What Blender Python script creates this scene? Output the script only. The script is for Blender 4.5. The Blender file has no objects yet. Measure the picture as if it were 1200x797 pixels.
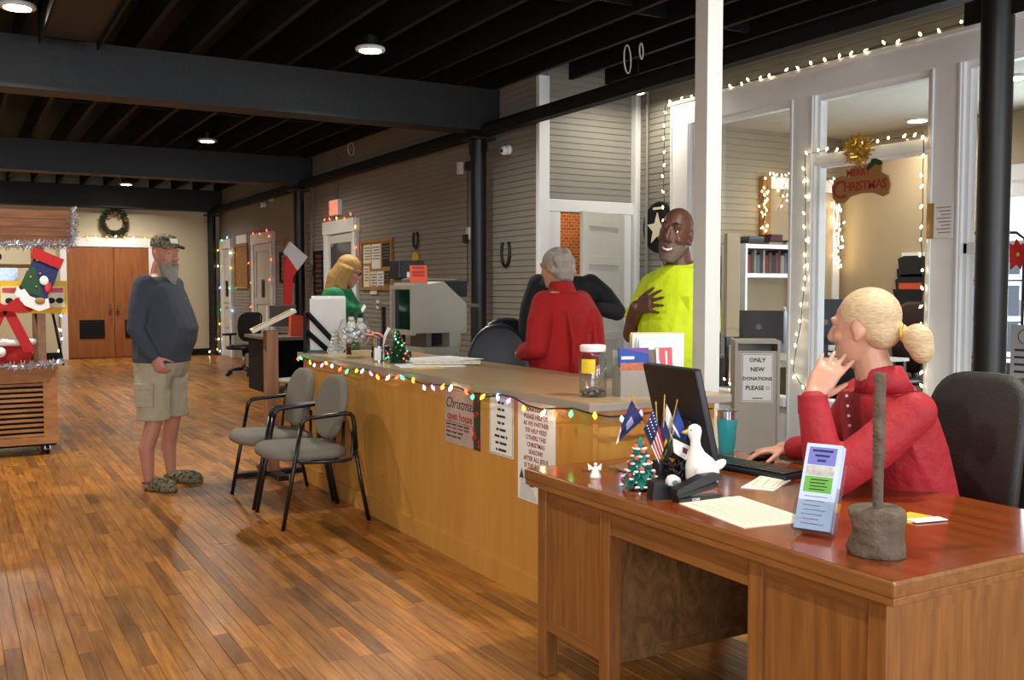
import bpy, bmesh, math, random
from mathutils import Vector, Matrix, Euler
random.seed(11)
sc = bpy.context.scene
COL = sc.collection
# ---------------------------------------------------------------- camera
cd = bpy.data.cameras.new('camera'); cam = bpy.data.objects.new('camera', cd); COL.objects.link(cam)
cd.sensor_width = 36.0; cd.lens = 36.0 * 1147 / 1200; cd.clip_start = .05
cam.location = (0, 0, 1.42)
cam.rotation_euler = (math.radians(90 - 2.92), 0, math.radians(-29.885))
sc.camera = cam
# ---------------------------------------------------------------- view, world, daylight, room lamps
sc.view_settings.view_transform = 'Standard'; sc.view_settings.look = 'None'
sc.view_settings.gamma = 1; sc.view_settings.use_curve_mapping = False
sc.view_settings.exposure = 0.3
sc.cycles.use_denoising = True
sc.cycles.max_bounces = 7; sc.cycles.diffuse_bounces = 4; sc.cycles.glossy_bounces = 3
sc.cycles.transparent_max_bounces = 12; sc.cycles.caustics_reflective = False; sc.cycles.caustics_refractive = False
sc.cycles.sample_clamp_indirect = 4
wd = bpy.data.worlds.new('world'); sc.world = wd; wd.use_nodes = True
wd.node_tree.nodes['Background'].inputs[0].default_value = (.62, .72, .9, 1)
wd.node_tree.nodes['Background'].inputs[1].default_value = 0.6

def area(name, loc, rot, size, power, color, sy=None, shape='RECTANGLE', spread=180):
    l = bpy.data.lights.new(name, 'AREA'); l.energy = power; l.color = color; l.size = size
    l.shape = shape
    if sy: l.size_y = sy
    l.spread = math.radians(spread)
    o = bpy.data.objects.new(name, l); o.location = loc; o.rotation_euler = [math.radians(a) for a in rot]
    COL.objects.link(o); return o
# daylight coming in through the two shop windows of the street front (behind the photographer)
DAY = (.86, .93, 1.0)
area('daylight_shop_window_west', (-1.7, -3.15, 1.75), (90, 0, 0), 3.6, 230, DAY, 2.3)
area('daylight_shop_window_east', (3.6, -3.15, 1.75), (90, 0, 0), 3.6, 230, DAY, 2.3)
# daylight from the glazed rear exit of the office
area('daylight_office_window', (9.42, 5.3, 1.7), (90, 0, 90), 1.5, 80, (.72, .88, 1.0), 1.8)
# small lamp in the alcove in front of the white door
area('alcove_lamp', (5.98, 7.9, 3.36), (0, 0, 0), .12, 10, (1, .9, .74), shape='DISK')
WARM = (1.0, .94, .84)
CANS = [(3.22, 8.07), (3.18, 14.08), (3.08, 20.6), (.49, 8.15), (.4, 14.1), (.4, 20.6), (3.22, 2.05), (.49, 2.05), (-2.2, 8.1), (-2.2, 14.1), (-2.2, 2.05)]
for cx_, cy_ in CANS:
    area('can_lamp', (cx_, cy_, 3.485), (0, 0, 0), .15, 46, WARM, shape='DISK', spread=150)
OFFCANS = [(9.16, 7.11), (8.04, 5.3), (7.3, 6.9)]
for cx_, cy_ in OFFCANS:
    area('office_can_lamp', (cx_, cy_, 3.245), (0, 0, 0), .17, 15, (1, .91, .78), shape='DISK', spread=160)

# ---------------------------------------------------------------- materials
def nt(name):
    m = bpy.data.materials.new(name); m.use_nodes = True
    t = m.node_tree; b = t.nodes['Principled BSDF']; return m, t, b
def hexc(h):
    def f(c): c /= 255; return c / 12.92 if c <= .04045 else ((c + .055) / 1.055) ** 2.4
    return (f(int(h[0:2], 16)), f(int(h[2:4], 16)), f(int(h[4:6], 16)), 1)
def mat(name, h, rough=.5, metal=0, var=.12, scale=14, bump=0, spec=.5, coat=0, stretch=None, trans=0, alpha=1, emit=0, ecol=None, bd=.01):
    m, t, b = nt(name); c = hexc(h)
    tc = t.nodes.new('ShaderNodeTexCoord'); mp = t.nodes.new('ShaderNodeMapping')
    t.links.new(tc.outputs['Object'], mp.inputs[0])
    if stretch: mp.inputs['Scale'].default_value = stretch
    nz = t.nodes.new('ShaderNodeTexNoise'); nz.inputs['Scale'].default_value = scale; nz.inputs['Detail'].default_value = 5
    t.links.new(mp.outputs[0], nz.inputs[0])
    mx = t.nodes.new('ShaderNodeMix'); mx.data_type = 'RGBA'
    mx.inputs[6].default_value = (c[0] * (1 - var), c[1] * (1 - var), c[2] * (1 - var), 1)
    mx.inputs[7].default_value = (min(1, c[0] * (1 + var)), min(1, c[1] * (1 + var)), min(1, c[2] * (1 + var)), 1)
    t.links.new(nz.outputs[0], mx.inputs[0]); t.links.new(mx.outputs[2], b.inputs['Base Color'])
    b.inputs['Roughness'].default_value = rough; b.inputs['Metallic'].default_value = metal
    b.inputs['Specular IOR Level'].default_value = spec; b.inputs['Coat Weight'].default_value = coat
    b.inputs['Transmission Weight'].default_value = trans; b.inputs['Alpha'].default_value = alpha
    if emit: b.inputs['Emission Color'].default_value = ecol or c; b.inputs['Emission Strength'].default_value = emit
    if bump:
        bp = t.nodes.new('ShaderNodeBump'); bp.inputs['Strength'].default_value = bump; bp.inputs['Distance'].default_value = bd
        t.links.new(nz.outputs[0], bp.inputs['Height']); t.links.new(bp.outputs[0], b.inputs['Normal'])
    return m
def wood(name, dark, light, rough=.35, stretch=(18, 1.2, 18), scale=2.2, bump=.08, tint=False, spec=.5, figure=0):
    """stretched-noise grain; the axis with the small stretch value is the grain direction"""
    m, t, b = nt(name)
    tc = t.nodes.new('ShaderNodeTexCoord'); mp = t.nodes.new('ShaderNodeMapping'); mp.inputs['Scale'].default_value = stretch
    t.links.new(tc.outputs['Object'], mp.inputs[0])
    nz = t.nodes.new('ShaderNodeTexNoise'); nz.inputs['Scale'].default_value = scale; nz.inputs['Detail'].default_value = 7; nz.inputs['Roughness'].default_value = .62
    nz.inputs['Distortion'].default_value = figure
    t.links.new(mp.outputs[0], nz.inputs[0])
    rp = t.nodes.new('ShaderNodeValToRGB'); rp.color_ramp.elements[0].position = .3; rp.color_ramp.elements[1].position = .72
    rp.color_ramp.elements[0].color = hexc(dark); rp.color_ramp.elements[1].color = hexc(light)
    t.links.new(nz.outputs[0], rp.inputs[0]); out = rp.outputs[0]
    if tint:
        at = t.nodes.new('ShaderNodeAttribute'); at.attribute_name = 'tint'
        mx = t.nodes.new('ShaderNodeMix'); mx.data_type = 'RGBA'; mx.blend_type = 'MULTIPLY'; mx.inputs[0].default_value = 1
        t.links.new(out, mx.inputs[6]); t.links.new(at.outputs['Color'], mx.inputs[7]); out = mx.outputs[2]
        n2 = t.nodes.new('ShaderNodeTexNoise'); n2.inputs['Scale'].default_value = 3.5; t.links.new(tc.outputs['Object'], n2.inputs[0])
        mr = t.nodes.new('ShaderNodeMapRange'); mr.inputs[3].default_value = rough - .1; mr.inputs[4].default_value = rough + .14
        t.links.new(n2.outputs[0], mr.inputs[0]); t.links.new(mr.outputs[0], b.inputs['Roughness'])
        n3 = t.nodes.new('ShaderNodeTexNoise'); n3.inputs['Scale'].default_value = 1.1; n3.inputs['Detail'].default_value = 6; t.links.new(tc.outputs['Object'], n3.inputs[0])
        r3 = t.nodes.new('ShaderNodeMapRange'); r3.inputs[1].default_value = .3; r3.inputs[2].default_value = .7; r3.inputs[3].default_value = .72; r3.inputs[4].default_value = 1.12; t.links.new(n3.outputs[0], r3.inputs[0])
        m3 = t.nodes.new('ShaderNodeMix'); m3.data_type = 'RGBA'; m3.blend_type = 'MULTIPLY'; m3.inputs[0].default_value = 1; t.links.new(out, m3.inputs[6]); t.links.new(r3.outputs[0], m3.inputs[7]); out = m3.outputs[2]
    else: b.inputs['Roughness'].default_value = rough
    b.inputs['Specular IOR Level'].default_value = spec
    t.links.new(out, b.inputs['Base Color'])
    if bump:
        bp = t.nodes.new('ShaderNodeBump'); bp.inputs['Strength'].default_value = bump; bp.inputs['Distance'].default_value = .006
        t.links.new(nz.outputs[0], bp.inputs['Height']); t.links.new(bp.outputs[0], b.inputs['Normal'])
    return m
def emis(name, col, s):
    m, t, b = nt(name); b.inputs['Base Color'].default_value = (*col, 1)
    b.inputs['Emission Color'].default_value = (*col, 1); b.inputs['Emission Strength'].default_value = s; return m
def glassm(name, tint=(1, 1, 1), gloss=.12, rough=.02):
    m = bpy.data.materials.new(name); m.use_nodes = True; t = m.node_tree; t.nodes.clear()
    o = t.nodes.new('ShaderNodeOutputMaterial'); a = t.nodes.new('ShaderNodeBsdfTransparent'); a.inputs[0].default_value = (*tint, 1)
    g = t.nodes.new('ShaderNodeBsdfGlossy'); g.inputs['Roughness'].default_value = rough
    lw = t.nodes.new('ShaderNodeLayerWeight'); lw.inputs[0].default_value = .5
    pw_ = t.nodes.new('ShaderNodeMath'); pw_.operation = 'POWER'; pw_.inputs[1].default_value = 4; t.links.new(lw.outputs['Facing'], pw_.inputs[0])
    ad = t.nodes.new('ShaderNodeMath'); ad.operation = 'MULTIPLY_ADD'; ad.inputs[1].default_value = .5; ad.inputs[2].default_value = gloss * .3
    t.links.new(pw_.outputs[0], ad.inputs[0])
    mx = t.nodes.new('ShaderNodeMixShader'); t.links.new(ad.outputs[0], mx.inputs[0])
    t.links.new(a.outputs[0], mx.inputs[1]); t.links.new(g.outputs[0], mx.inputs[2]); t.links.new(mx.outputs[0], o.inputs[0]); return m
M = {}
M['floor'] = wood('floor_oak', '804a17', 'cb8c3f', rough=.30, stretch=(22, 1.3, 22), tint=True, bump=.12)
M['slab'] = mat('subfloor', '2a1c10', .8)
M['black_wood'] = mat('ceiling_black_paint', '0b0c0d', .75, var=.35, scale=6, bump=.15, spec=.3)
M['beam_black'] = mat('beam_black_paint', '111214', .55, var=.2, scale=30, bump=.2)
M['iron'] = mat('column_black_gloss', '0e0e0d', .45, var=.2)
M['siding'] = mat('siding_greige', '8d8a81', .55, var=.06, scale=8, bump=.03)
M['siding_tan'] = mat('office_siding', 'ab9c84', .6, var=.06)
M['plaster'] = mat('plaster_cream', 'cfc2a4', .8, var=.05, scale=5, bump=.05)
M['tan_wall'] = mat('office_wall_tan', 'b09d80', .8, var=.05, scale=5, bump=.03)
M['white_ceiling'] = mat('office_ceiling', 'c9bfae', .85, var=.04)
M['white_paint'] = mat('white_gloss_paint', 'f1f2f2', .38, var=.04, scale=9)
M['post_paint'] = mat('post_cream_paint', 'cbcac4', .4, var=.04, scale=9)
M['door_white'] = mat('door_white_paint', 'd5d4cc', .42, var=.05)
M['brick'] = None
M['door_brown'] = wood('door_veneer', '8a4f22', 'a9662f', stretch=(9, 9, .9), rough=.35)
M['counter_ply'] = wood('counter_maple', 'c2893c', 'd29b4b', rough=.4, stretch=(6, 6, .7), scale=1.6, bump=.02)
M['laminate'] = wood('counter_laminate', 'a98b62', 'c2a67c', rough=.28, stretch=(12, .9, 12), scale=2.5, bump=.0)
M['lam_edge'] = mat('counter_edge', '9a948a', .4, var=.08)
M['desk'] = wood('desk_oak', '6b411d', '8f5d2f', rough=.38, stretch=(26, 26, 1.6), scale=1.6, bump=.06)
M['desk_h'] = wood('desk_oak_rail', '6b411d', '8f5d2f', rough=.38, stretch=(26, 1.6, 26), scale=1.6, bump=.06)
M['desk_top'] = wood('desk_top_varnish', '6b2c0c', '8e4516', rough=.16, stretch=(24, 1.0, 24), scale=1.3, bump=.03, spec=.6)
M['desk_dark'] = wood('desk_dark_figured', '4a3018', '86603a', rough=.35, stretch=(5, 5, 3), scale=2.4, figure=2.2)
M['black_plastic'] = mat('black_plastic', '15151a', .42)
M['black_metal'] = mat('black_metal', '141416', .3, var=.1)
M['mesh_black'] = mat('chair_mesh', '211d1a', .55, var=.3, scale=180, bump=.3)
M['seat_grey'] = mat('seat_fabric', '7b756a', .9, var=.22, scale=160, bump=.3)
M['navy_plastic'] = mat('navy_plastic', '1b1d2b', .4)
M['beige_plastic'] = mat('beige_plastic', 'b1aa9c', .5, var=.04)
M['beige_dark'] = mat('beige_dark', '6f685d', .5)
M['screen_dark'] = mat('dark_screen', '0d1420', .12, var=.05)
M['paper'] = mat('paper_white', 'f3f2ee', .7, var=.03)
M['paper_cream'] = mat('paper_cream', 'e8e0c8', .7, var=.04, scale=40)
M['paper_blue'] = mat('paper_pale_blue', 'c3d3ee', .6, var=.03)
M['ink'] = mat('ink_black', '1b1a1c', .8)
M['ink_red'] = mat('ink_red', 'a53a34', .8)
M['ink_maroon'] = mat('ink_maroon', '8d3440', .8)
M['orange_paper'] = mat('orange_red_paper', 'e5553a', .7)
M['yellow'] = mat('yellow_card', 'e8b91c', .6, var=.08)
M['red'] = mat('red_cloth', 'b01a1c', .8, var=.2, scale=30)
M['red_gloss'] = mat('red_gloss', 'c2181b', .35)
M['white'] = mat('white_plain', 'f0efea', .5, var=.03)
M['white_gloss'] = mat('white_glaze', 'efece2', .18, var=.04)
M['silver'] = mat('silver_tinsel', 'cfd2d8', .22, metal=.45, var=.25, scale=90)
M['chrome'] = mat('chrome', 'cfcfd2', .15, metal=1, var=.03)
M['gold'] = mat('gold_foil', 'd2a23c', .3, metal=.35, var=.2, scale=60)
M['green'] = mat('dark_green', '1f4a2c', .7, var=.3, scale=40)
M['ever'] = mat('evergreen', '24331d', .8, var=.5, scale=60)
M['blue'] = mat('royal_blue', '23479c', .6)
M['navy'] = mat('navy_cloth', '232a5c', .8, var=.15)
M['teal'] = mat('teal_enamel', '2d9fa6', .25, var=.04)
M['cardboard'] = mat('cardboard', 'b08a57', .85, var=.1)
M['glass'] = glassm('clear_glass')
M['pane'] = glassm('window_pane', gloss=.18)
M['acrylic'] = glassm('clear_acrylic', tint=(.93, .95, .97), gloss=.25)
M['cork'] = mat('cork', 'a8804c', .9, var=.25, scale=90)
M['oak_frame'] = wood('oak_frame', '8e5c26', 'b98545', stretch=(8, 8, 8))
M['rough_wood'] = wood('rough_wood', '4e2c15', '7d4a24', rough=.7, stretch=(2, 2, 16), scale=2, bump=.3)
M['cart_wood'] = wood('cart_plywood', '8f5b2c', 'b47c44', rough=.6, stretch=(3, 3, 14), scale=2, bump=.08)
M['pine'] = wood('pine_post', '8d5f42', 'ac7f5d', rough=.6, stretch=(9, 9, .8), bump=.1)
M['stone'] = mat('weathered_grey_wood', '5d4e40', .85, var=.6, scale=26, bump=.9, bd=.02)
M['wire_green'] = mat('wire_green', '12241a', .6)
M['wire_white'] = mat('wire_white', 'd9d8d4', .5)
M['bulb_warm'] = emis('bulb_warm', (1, .80, .45), 13)
for k_, c_ in dict(red=(1, .08, .03), green=(.05, 1, .2), blue=(.2, .45, 1), orange=(1, .4, .03), pink=(1, .15, .35)).items(): M['bulb_' + k_] = emis('bulb_' + k_, c_, 5)
M['lamp'] = emis('can_lamp_face', (1, .92, .75), 26)
M['exit'] = emis('exit_sign_red', (1, .16, .10), 1.3)
m, t, b = nt('brick_wall'); bk = t.nodes.new('ShaderNodeTexBrick'); bk.inputs['Scale'].default_value = 7; bk.inputs['Color1'].default_value = hexc('9a5226'); bk.inputs['Color2'].default_value = hexc('7c3f1c'); bk.inputs['Mortar'].default_value = hexc('a98a66')
tc_ = t.nodes.new('ShaderNodeTexCoord'); mp_ = t.nodes.new('ShaderNodeMapping'); mp_.inputs['Rotation'].default_value = (math.radians(90), 0, 0); t.links.new(tc_.outputs['Object'], mp_.inputs[0]); t.links.new(mp_.outputs[0], bk.inputs[0]); t.links.new(bk.outputs[0], b.inputs['Base Color']); b.inputs['Roughness'].default_value = .85
M['brick'] = m

# ---------------------------------------------------------------- mesh helpers
class MB:
    """collects shapes; build() links them as one mesh object"""
    def __init__(s): s.v = []; s.f = []; s.mi = []; s.cur = 0
    def add(s, vs, fs):
        n = len(s.v); s.v += [tuple(v) for v in vs]; s.f += [tuple(i + n for i in f) for f in fs]; s.mi += [s.cur] * len(fs); return s
    def m(s, i): s.cur = i; return s
    def box(s, a, b, bev=0, mtx=None):
        lo = [min(a[i], b[i]) for i in range(3)]; hi = [max(a[i], b[i]) for i in range(3)]
        if bev:
            bm = bmesh.new(); bmesh.ops.create_cube(bm, size=1)
            for v in bm.verts: v.co = Vector([lo[i] + (v.co[i] + .5) * (hi[i] - lo[i]) for i in range(3)])
            bmesh.ops.bevel(bm, geom=bm.edges[:], offset=bev, segments=2, affect='EDGES', profile=.5)
            bm.verts.index_update()
            vs = [v.co.copy() for v in bm.verts]; fs = [[v.index for v in f.verts] for f in bm.faces]; bm.free()
        else:
            vs = [Vector((hi[0] if i & 1 else lo[0], hi[1] if i & 2 else lo[1], hi[2] if i & 4 else lo[2])) for i in range(8)]
            fs = [(0, 2, 3, 1), (4, 5, 7, 6), (0, 1, 5, 4), (2, 6, 7, 3), (0, 4, 6, 2), (1, 3, 7, 5)]
        if mtx: vs = [mtx @ v for v in vs]
        return s.add(vs, fs)
    def tube(s, pts, r, n=8, closed=False, flat=None):
        pts = [Vector(p) for p in pts]; N = len(pts); rs = r if isinstance(r, (list, tuple)) else [r] * N
        vs = []; prev = None
        for i, p in enumerate(pts):
            if closed: d = pts[(i + 1) % N] - pts[i - 1]
            else: d = pts[min(i + 1, N - 1)] - pts[max(i - 1, 0)]
            d.normalize()
            if prev is None:
                up = Vector((0, 0, 1)) if abs(d.z) < .9 else Vector((1, 0, 0))
                x = d.cross(up).normalized()
            else: x = (prev - d * prev.dot(d)).normalized()
            prev = x; y = d.cross(x)
            for k in range(n):
                a = 2 * math.pi * k / n; vs.append(p + (x * math.cos(a) + y * math.sin(a) * (flat or 1)) * rs[i])
        fs = []
        for i in range(N if closed else N - 1):
            j = (i + 1) % N
            for k in range(n): fs.append((i * n + k, i * n + (k + 1) % n, j * n + (k + 1) % n, j * n + k))
        if not closed: fs += [tuple(range(n - 1, -1, -1)), tuple((N - 1) * n + k for k in range(n))]
        return s.add(vs, fs)
    def lathe(s, prof, c=(0, 0, 0), n=20, mtx=None):
        vs = []; c = Vector(c)
        for r, z in prof:
            for k in range(n):
                a = 2 * math.pi * k / n; p = Vector((max(r, 1e-4) * math.cos(a), max(r, 1e-4) * math.sin(a), z)); vs.append((mtx @ p if mtx else p) + c)
        fs = []
        for i in range(len(prof) - 1):
            for k in range(n): fs.append((i * n + k, i * n + (k + 1) % n, (i + 1) * n + (k + 1) % n, (i + 1) * n + k))
        fs += [tuple(range(n - 1, -1, -1)), tuple((len(prof) - 1) * n + k for k in range(n))]
        return s.add(vs, fs)
    def ell(s, c, r, nu=14, nv=9, mtx=None):
        if not isinstance(r, (tuple, list)): r = (r, r, r)
        c = Vector(c); vs = [Vector((0, 0, -r[2]))]
        for j in range(1, nv):
            t = math.pi * j / nv - math.pi / 2
            for k in range(nu):
                a = 2 * math.pi * k / nu; vs.append(Vector((r[0] * math.cos(t) * math.cos(a), r[1] * math.cos(t) * math.sin(a), r[2] * math.sin(t))))
        vs.append(Vector((0, 0, r[2]))); L = len(vs) - 1
        fs = [(0, 1 + (k + 1) % nu, 1 + k) for k in range(nu)]
        for j in range(nv - 2):
            for k in range(nu): a = 1 + j * nu + k; b = 1 + j * nu + (k + 1) % nu; fs.append((a, b, b + nu, a + nu))
        o = 1 + (nv - 2) * nu; fs += [(o + k, o + (k + 1) % nu, L) for k in range(nu)]
        return s.add([(mtx @ v if mtx else v) + c for v in vs], fs)
    def loft(s, rings):
        n = len(rings[0]); vs = [Vector(p) for r in rings for p in r]; fs = []
        for i in range(len(rings) - 1):
            for k in range(n): fs.append((i * n + k, i * n + (k + 1) % n, (i + 1) * n + (k + 1) % n, (i + 1) * n + k))
        fs += [tuple(range(n - 1, -1, -1)), tuple((len(rings) - 1) * n + k for k in range(n))]
        return s.add(vs, fs)
    def prism(s, poly, f0, f1):
        """poly: list of 2d points; f0/f1 map a 2d point to 3d for the two caps"""
        n = len(poly); vs = [Vector(f0(*p)) for p in poly] + [Vector(f1(*p)) for p in poly]
        fs = [tuple(range(n - 1, -1, -1)), tuple(range(n, 2 * n))] + [(k, (k + 1) % n, n + (k + 1) % n, n + k) for k in range(n)]
        return s.add(vs, fs)
    def quad(s, *p): return s.add(p, [tuple(range(len(p)))])
    def mesh(s, name):
        me = bpy.data.meshes.new(name); me.from_pydata([tuple(v) for v in s.v], [], s.f); me.update()
        bm = bmesh.new(); bm.from_mesh(me); bmesh.ops.recalc_face_normals(bm, faces=bm.faces[:]); bm.to_mesh(me); bm.free()
        return me
    def build(s, name, mats, parent=None, smooth=False):
        me = s.mesh(name)
        if not isinstance(mats, (list, tuple)): mats = [mats]
        for x in mats: me.materials.append(M[x] if isinstance(x, str) else x)
        if len(mats) > 1:
            for p, i in zip(me.polygons, s.mi): p.material_index = i
        o = link(me, name, parent)
        if smooth: shade(me, smooth)
        return o
def shade(me, ang=True):
    me.polygons.foreach_set('use_smooth', [True] * len(me.polygons))
    if ang is not True: me.set_sharp_from_angle(angle=math.radians(ang))
def link(data, name, parent=None):
    o = bpy.data.objects.new(name, data); COL.objects.link(o)
    if parent is not None:
        o.parent = parent
        if parent.type == 'EMPTY': o.matrix_parent_inverse = Matrix.Translation(-Vector(parent.location))
    return o
def tag(o, label=None, cat=None, group=None, kind=None):
    if label: o['label'] = label
    if cat: o['category'] = cat
    if group: o['group'] = group
    if kind: o['kind'] = kind
    return o
def thing(name, label, cat, loc=(0, 0, 0), group=None):
    o = bpy.data.objects.new(name, None); o.empty_display_size = .1; COL.objects.link(o); o.location = loc
    return tag(o, label, cat, group)
def struct(name, label=None, loc=None):
    o = bpy.data.objects.new(name, None); COL.objects.link(o); o['kind'] = 'structure'
    if label: o['label'] = label
    return o
def copy_tree(o, parent=None):
    c = o.copy(); COL.objects.link(c)
    if parent is not None: c.parent = parent
    for ch in list(o.children): copy_tree(ch, c)
    return c
def B(a, b, name, m, parent=None, bev=0): return MB().box(a, b, bev).build(name, m, parent)
def text(s, name, m, parent, origin, xdir, ydir, size, align='CENTER', depth=.0006, font_scale=1, shear=0, spacing=1.0, line=1.0, bold=0):
    """flat lettering lying in the plane spanned by xdir, ydir"""
    cu = bpy.data.curves.new(name, 'FONT'); cu.body = s; cu.size = size; cu.align_x = align; cu.align_y = 'CENTER'; cu.extrude = depth; cu.shear = shear; cu.space_line = line; cu.space_character = spacing; cu.resolution_u = 2; cu.offset = size * bold
    o = bpy.data.objects.new(name, cu); COL.objects.link(o)
    me = bpy.data.meshes.new_from_object(o); bpy.data.objects.remove(o); bpy.data.curves.remove(cu)
    x = Vector(xdir).normalized(); y = Vector(ydir).normalized(); z = x.cross(y)
    R = Matrix((x, y, z)).transposed().to_4x4(); R.translation = Vector(origin)
    me.transform(R); me.materials.clear(); me.materials.append(M[m]); me.name = name
    return link(me, name, parent)
def TR(loc=(0, 0, 0), rot=(0, 0, 0)): return Matrix.Translation(loc) @ Euler([math.radians(a) for a in rot]).to_matrix().to_4x4()
def place(o, loc, rz=0): o.location = loc; o.rotation_euler = (0, 0, math.radians(rz)); return o
# ================================================================ the setting
# ---- floor: oak strips running down the hall
fl = B((-4.6, -3.3, -.12), (9.8, 22.3, -.014), 'floor', 'slab'); tag(fl, 'worn honey oak strip floor of the long hall', kind='structure')
BW = .063; boards = []
x = -3.0; col_i = 0
while x < 5.2:
    y = -3.2 - random.random() * .8
    while y < 22:
        L = random.choice([.35, .5, .62, .75, .9, 1.1, 1.35]) * random.uniform(.9, 1.1)
        y1 = min(y + L, 22.2)
        if y1 > -3.2: boards.append((x, max(y, -3.2), min(x + BW, 5.2), y1))
        y = y1
    x += BW
def board_tint():
    r = random.random(); g = random.uniform(.82, 1.18)
    if r < .13: g *= random.uniform(.45, .65)
    elif r < .38: g *= random.uniform(.68, .85)
    return (g, g * random.uniform(.90, 1.0), g * random.uniform(.78, 1.0), 1)
def board_mesh(lst, name):
    vs = []; fs = []; cols = []
    for (x0, y0, x1, y1) in lst:
        g = .0004; e = .0010; zt = random.uniform(-.0006, .0006); n = len(vs)
        vs += [(x0 + g, y0 + g, -.014), (x1 - g, y0 + g, -.014), (x1 - g, y1 - g, -.014), (x0 + g, y1 - g, -.014),
               (x0 + g, y0 + g, zt - e), (x1 - g, y0 + g, zt - e), (x1 - g, y1 - g, zt - e), (x0 + g, y1 - g, zt - e),
               (x0 + g + e, y0 + g + e, zt), (x1 - g - e, y0 + g + e, zt), (x1 - g - e, y1 - g - e, zt), (x0 + g + e, y1 - g - e, zt)]
        for k in range(4):
            j = (k + 1) % 4; fs += [(n + k, n + j, n + 4 + j, n + 4 + k), (n + 4 + k, n + 4 + j, n + 8 + j, n + 8 + k)]
        fs.append((n + 8, n + 9, n + 10, n + 11)); cols += [board_tint()] * 12
    me = bpy.data.meshes.new(name); me.from_pydata(vs, [], fs); me.update()
    at = me.attributes.new('tint', 'FLOAT_COLOR', 'POINT')
    at.data.foreach_set('color', [c for q in cols for c in q]); me.materials.append(M['floor']); return me
def vis(b):
    cx, cy = (b[0] + b[2]) / 2, (b[1] + b[3]) / 2
    dep = cx * .498 + cy * .867; lat = cx * .867 - cy * .498
    if dep < 3.4 or abs(lat) > dep * .53 or cx > 2.3 : return 1e9
    return dep - .8 * (b[3] - b[1])
boards.sort(key=vis)
for b_ in boards[:300]: link(board_mesh([b_], 'floorboard'), 'floorboard', fl)
rest = link(board_mesh(boards[300:], 'floorboard_field'), 'floorboard_field', fl); rest['kind'] = 'stuff'

# ---- ceiling: black deck, joists, beams
ce = B((-4.6, -3.3, 3.9), (6.5, 22.3, 4.0), 'ceiling', 'black_wood'); tag(ce, 'black painted open joist ceiling', kind='structure')
jm = MB().box((-.024, -3.2, 3.57), (.024, 22.1, 3.9)).mesh('joist'); jm.materials.append(M['black_wood'])
for k in range(23):
    o = link(jm, 'joist', ce); o.location.x = -3.9 + .451 * k
bl = MB()
for k in range(22):
    for yy in (.4, 6.2, 12.4, 18.6):
        if k % 2 == 0: bl.box((-3.9 + .451 * k + .03, yy, 3.62), (-3.9 + .451 * (k + 1) - .03, yy + .04, 3.88))
        else: bl.box((-3.9 + .451 * k + .03, yy + .15, 3.62), (-3.9 + .451 * (k + 1) - .03, yy + .19, 3.88))
bl.build('blocking', 'black_wood', ce)['kind'] = 'stuff'
BY = [3.38, 9.43, 15.7, 21.85]
for y in BY:
    o = B((-4.6, y - .12, 3.15), (5.2, y + .12, 3.57), 'beam', 'beam_black', ce)
    MB().box((-4.6, y - .16, 3.12), (5.2, y + .16, 3.15)).build('flange', 'beam_black', o)
rail = B((4.945, -3.2, 3.06), (5.055, 22, 3.15), 'trim_1', 'black_wood'); tag(rail, 'long black rail under the ceiling along the columns', kind='structure')
B((5.0, -3.2, 3.15), (5.025, 22, 3.2), 'rail_web', 'black_wood', rail)
# hanging black sheet duct corner by the ceiling at the left
d_ = thing('ceiling_duct', 'grey black sheet metal duct chute hung between ceiling joists', 'duct', (.9, 8.3, 3.4))
MB().box((.70, 7.2, 3.47), (1.12, 8.85, 3.49)).build('duct_panel', 'beam_black', d_); MB().box((.68, 7.2, 3.42), (.70, 8.9, 3.75)).build('duct_side', 'black_wood', d_); MB().box((1.12, 7.2, 3.42), (1.14, 8.9, 3.75)).build('duct_side', 'black_wood', d_)

al = thing('ceiling_light', 'small round ceiling light in the alcove before the white door', 'ceiling light', (5.98, 7.9, 3.4)); MB().lathe([(.08, 0), (.085, .02), (.06, .06)], (5.98, 7.9, 3.372), 20).build('rim', 'white', al, True); MB().lathe([(.0, -.003), (.06, -.003), (.06, .0), (0, 0)], (5.98, 7.9, 3.372), 20).build('diffuser', 'lamp', al); MB().tube([(5.98, 7.9, 3.43), (5.98, 7.9, 3.9)], .015, 8).build('stem', 'black_metal', al)
# ---- columns
cols_l = ['black round iron column beside the cream end wall', 'black round iron column with a red stocking hung on it', 'black round iron column in front of grey siding beside alcove', 'black round iron column in front of the white office window']
for y, lb in zip(reversed(BY), cols_l):
    c = thing('column', lb, 'column', (5, y, 0), 'iron columns along the siding wall')
    MB().lathe([(.085, 0), (.085, 3.06)], (5, y, 0), 20).build('shaft', 'iron', c, 40)
    MB().box((4.86, y - .14, 3.03), (5.14, y + .14, 3.058)).build('cap_plate', 'iron', c)
    MB().lathe([(.13, 0), (.13, .02), (.1, .05)], (5, y, 0), 20).build('base_ring', 'iron', c, 40)
    MB().box((4.99, y - .2, 2.9), (5.01, y + .2, 3.03)).build('bracket', 'iron', c)

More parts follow.
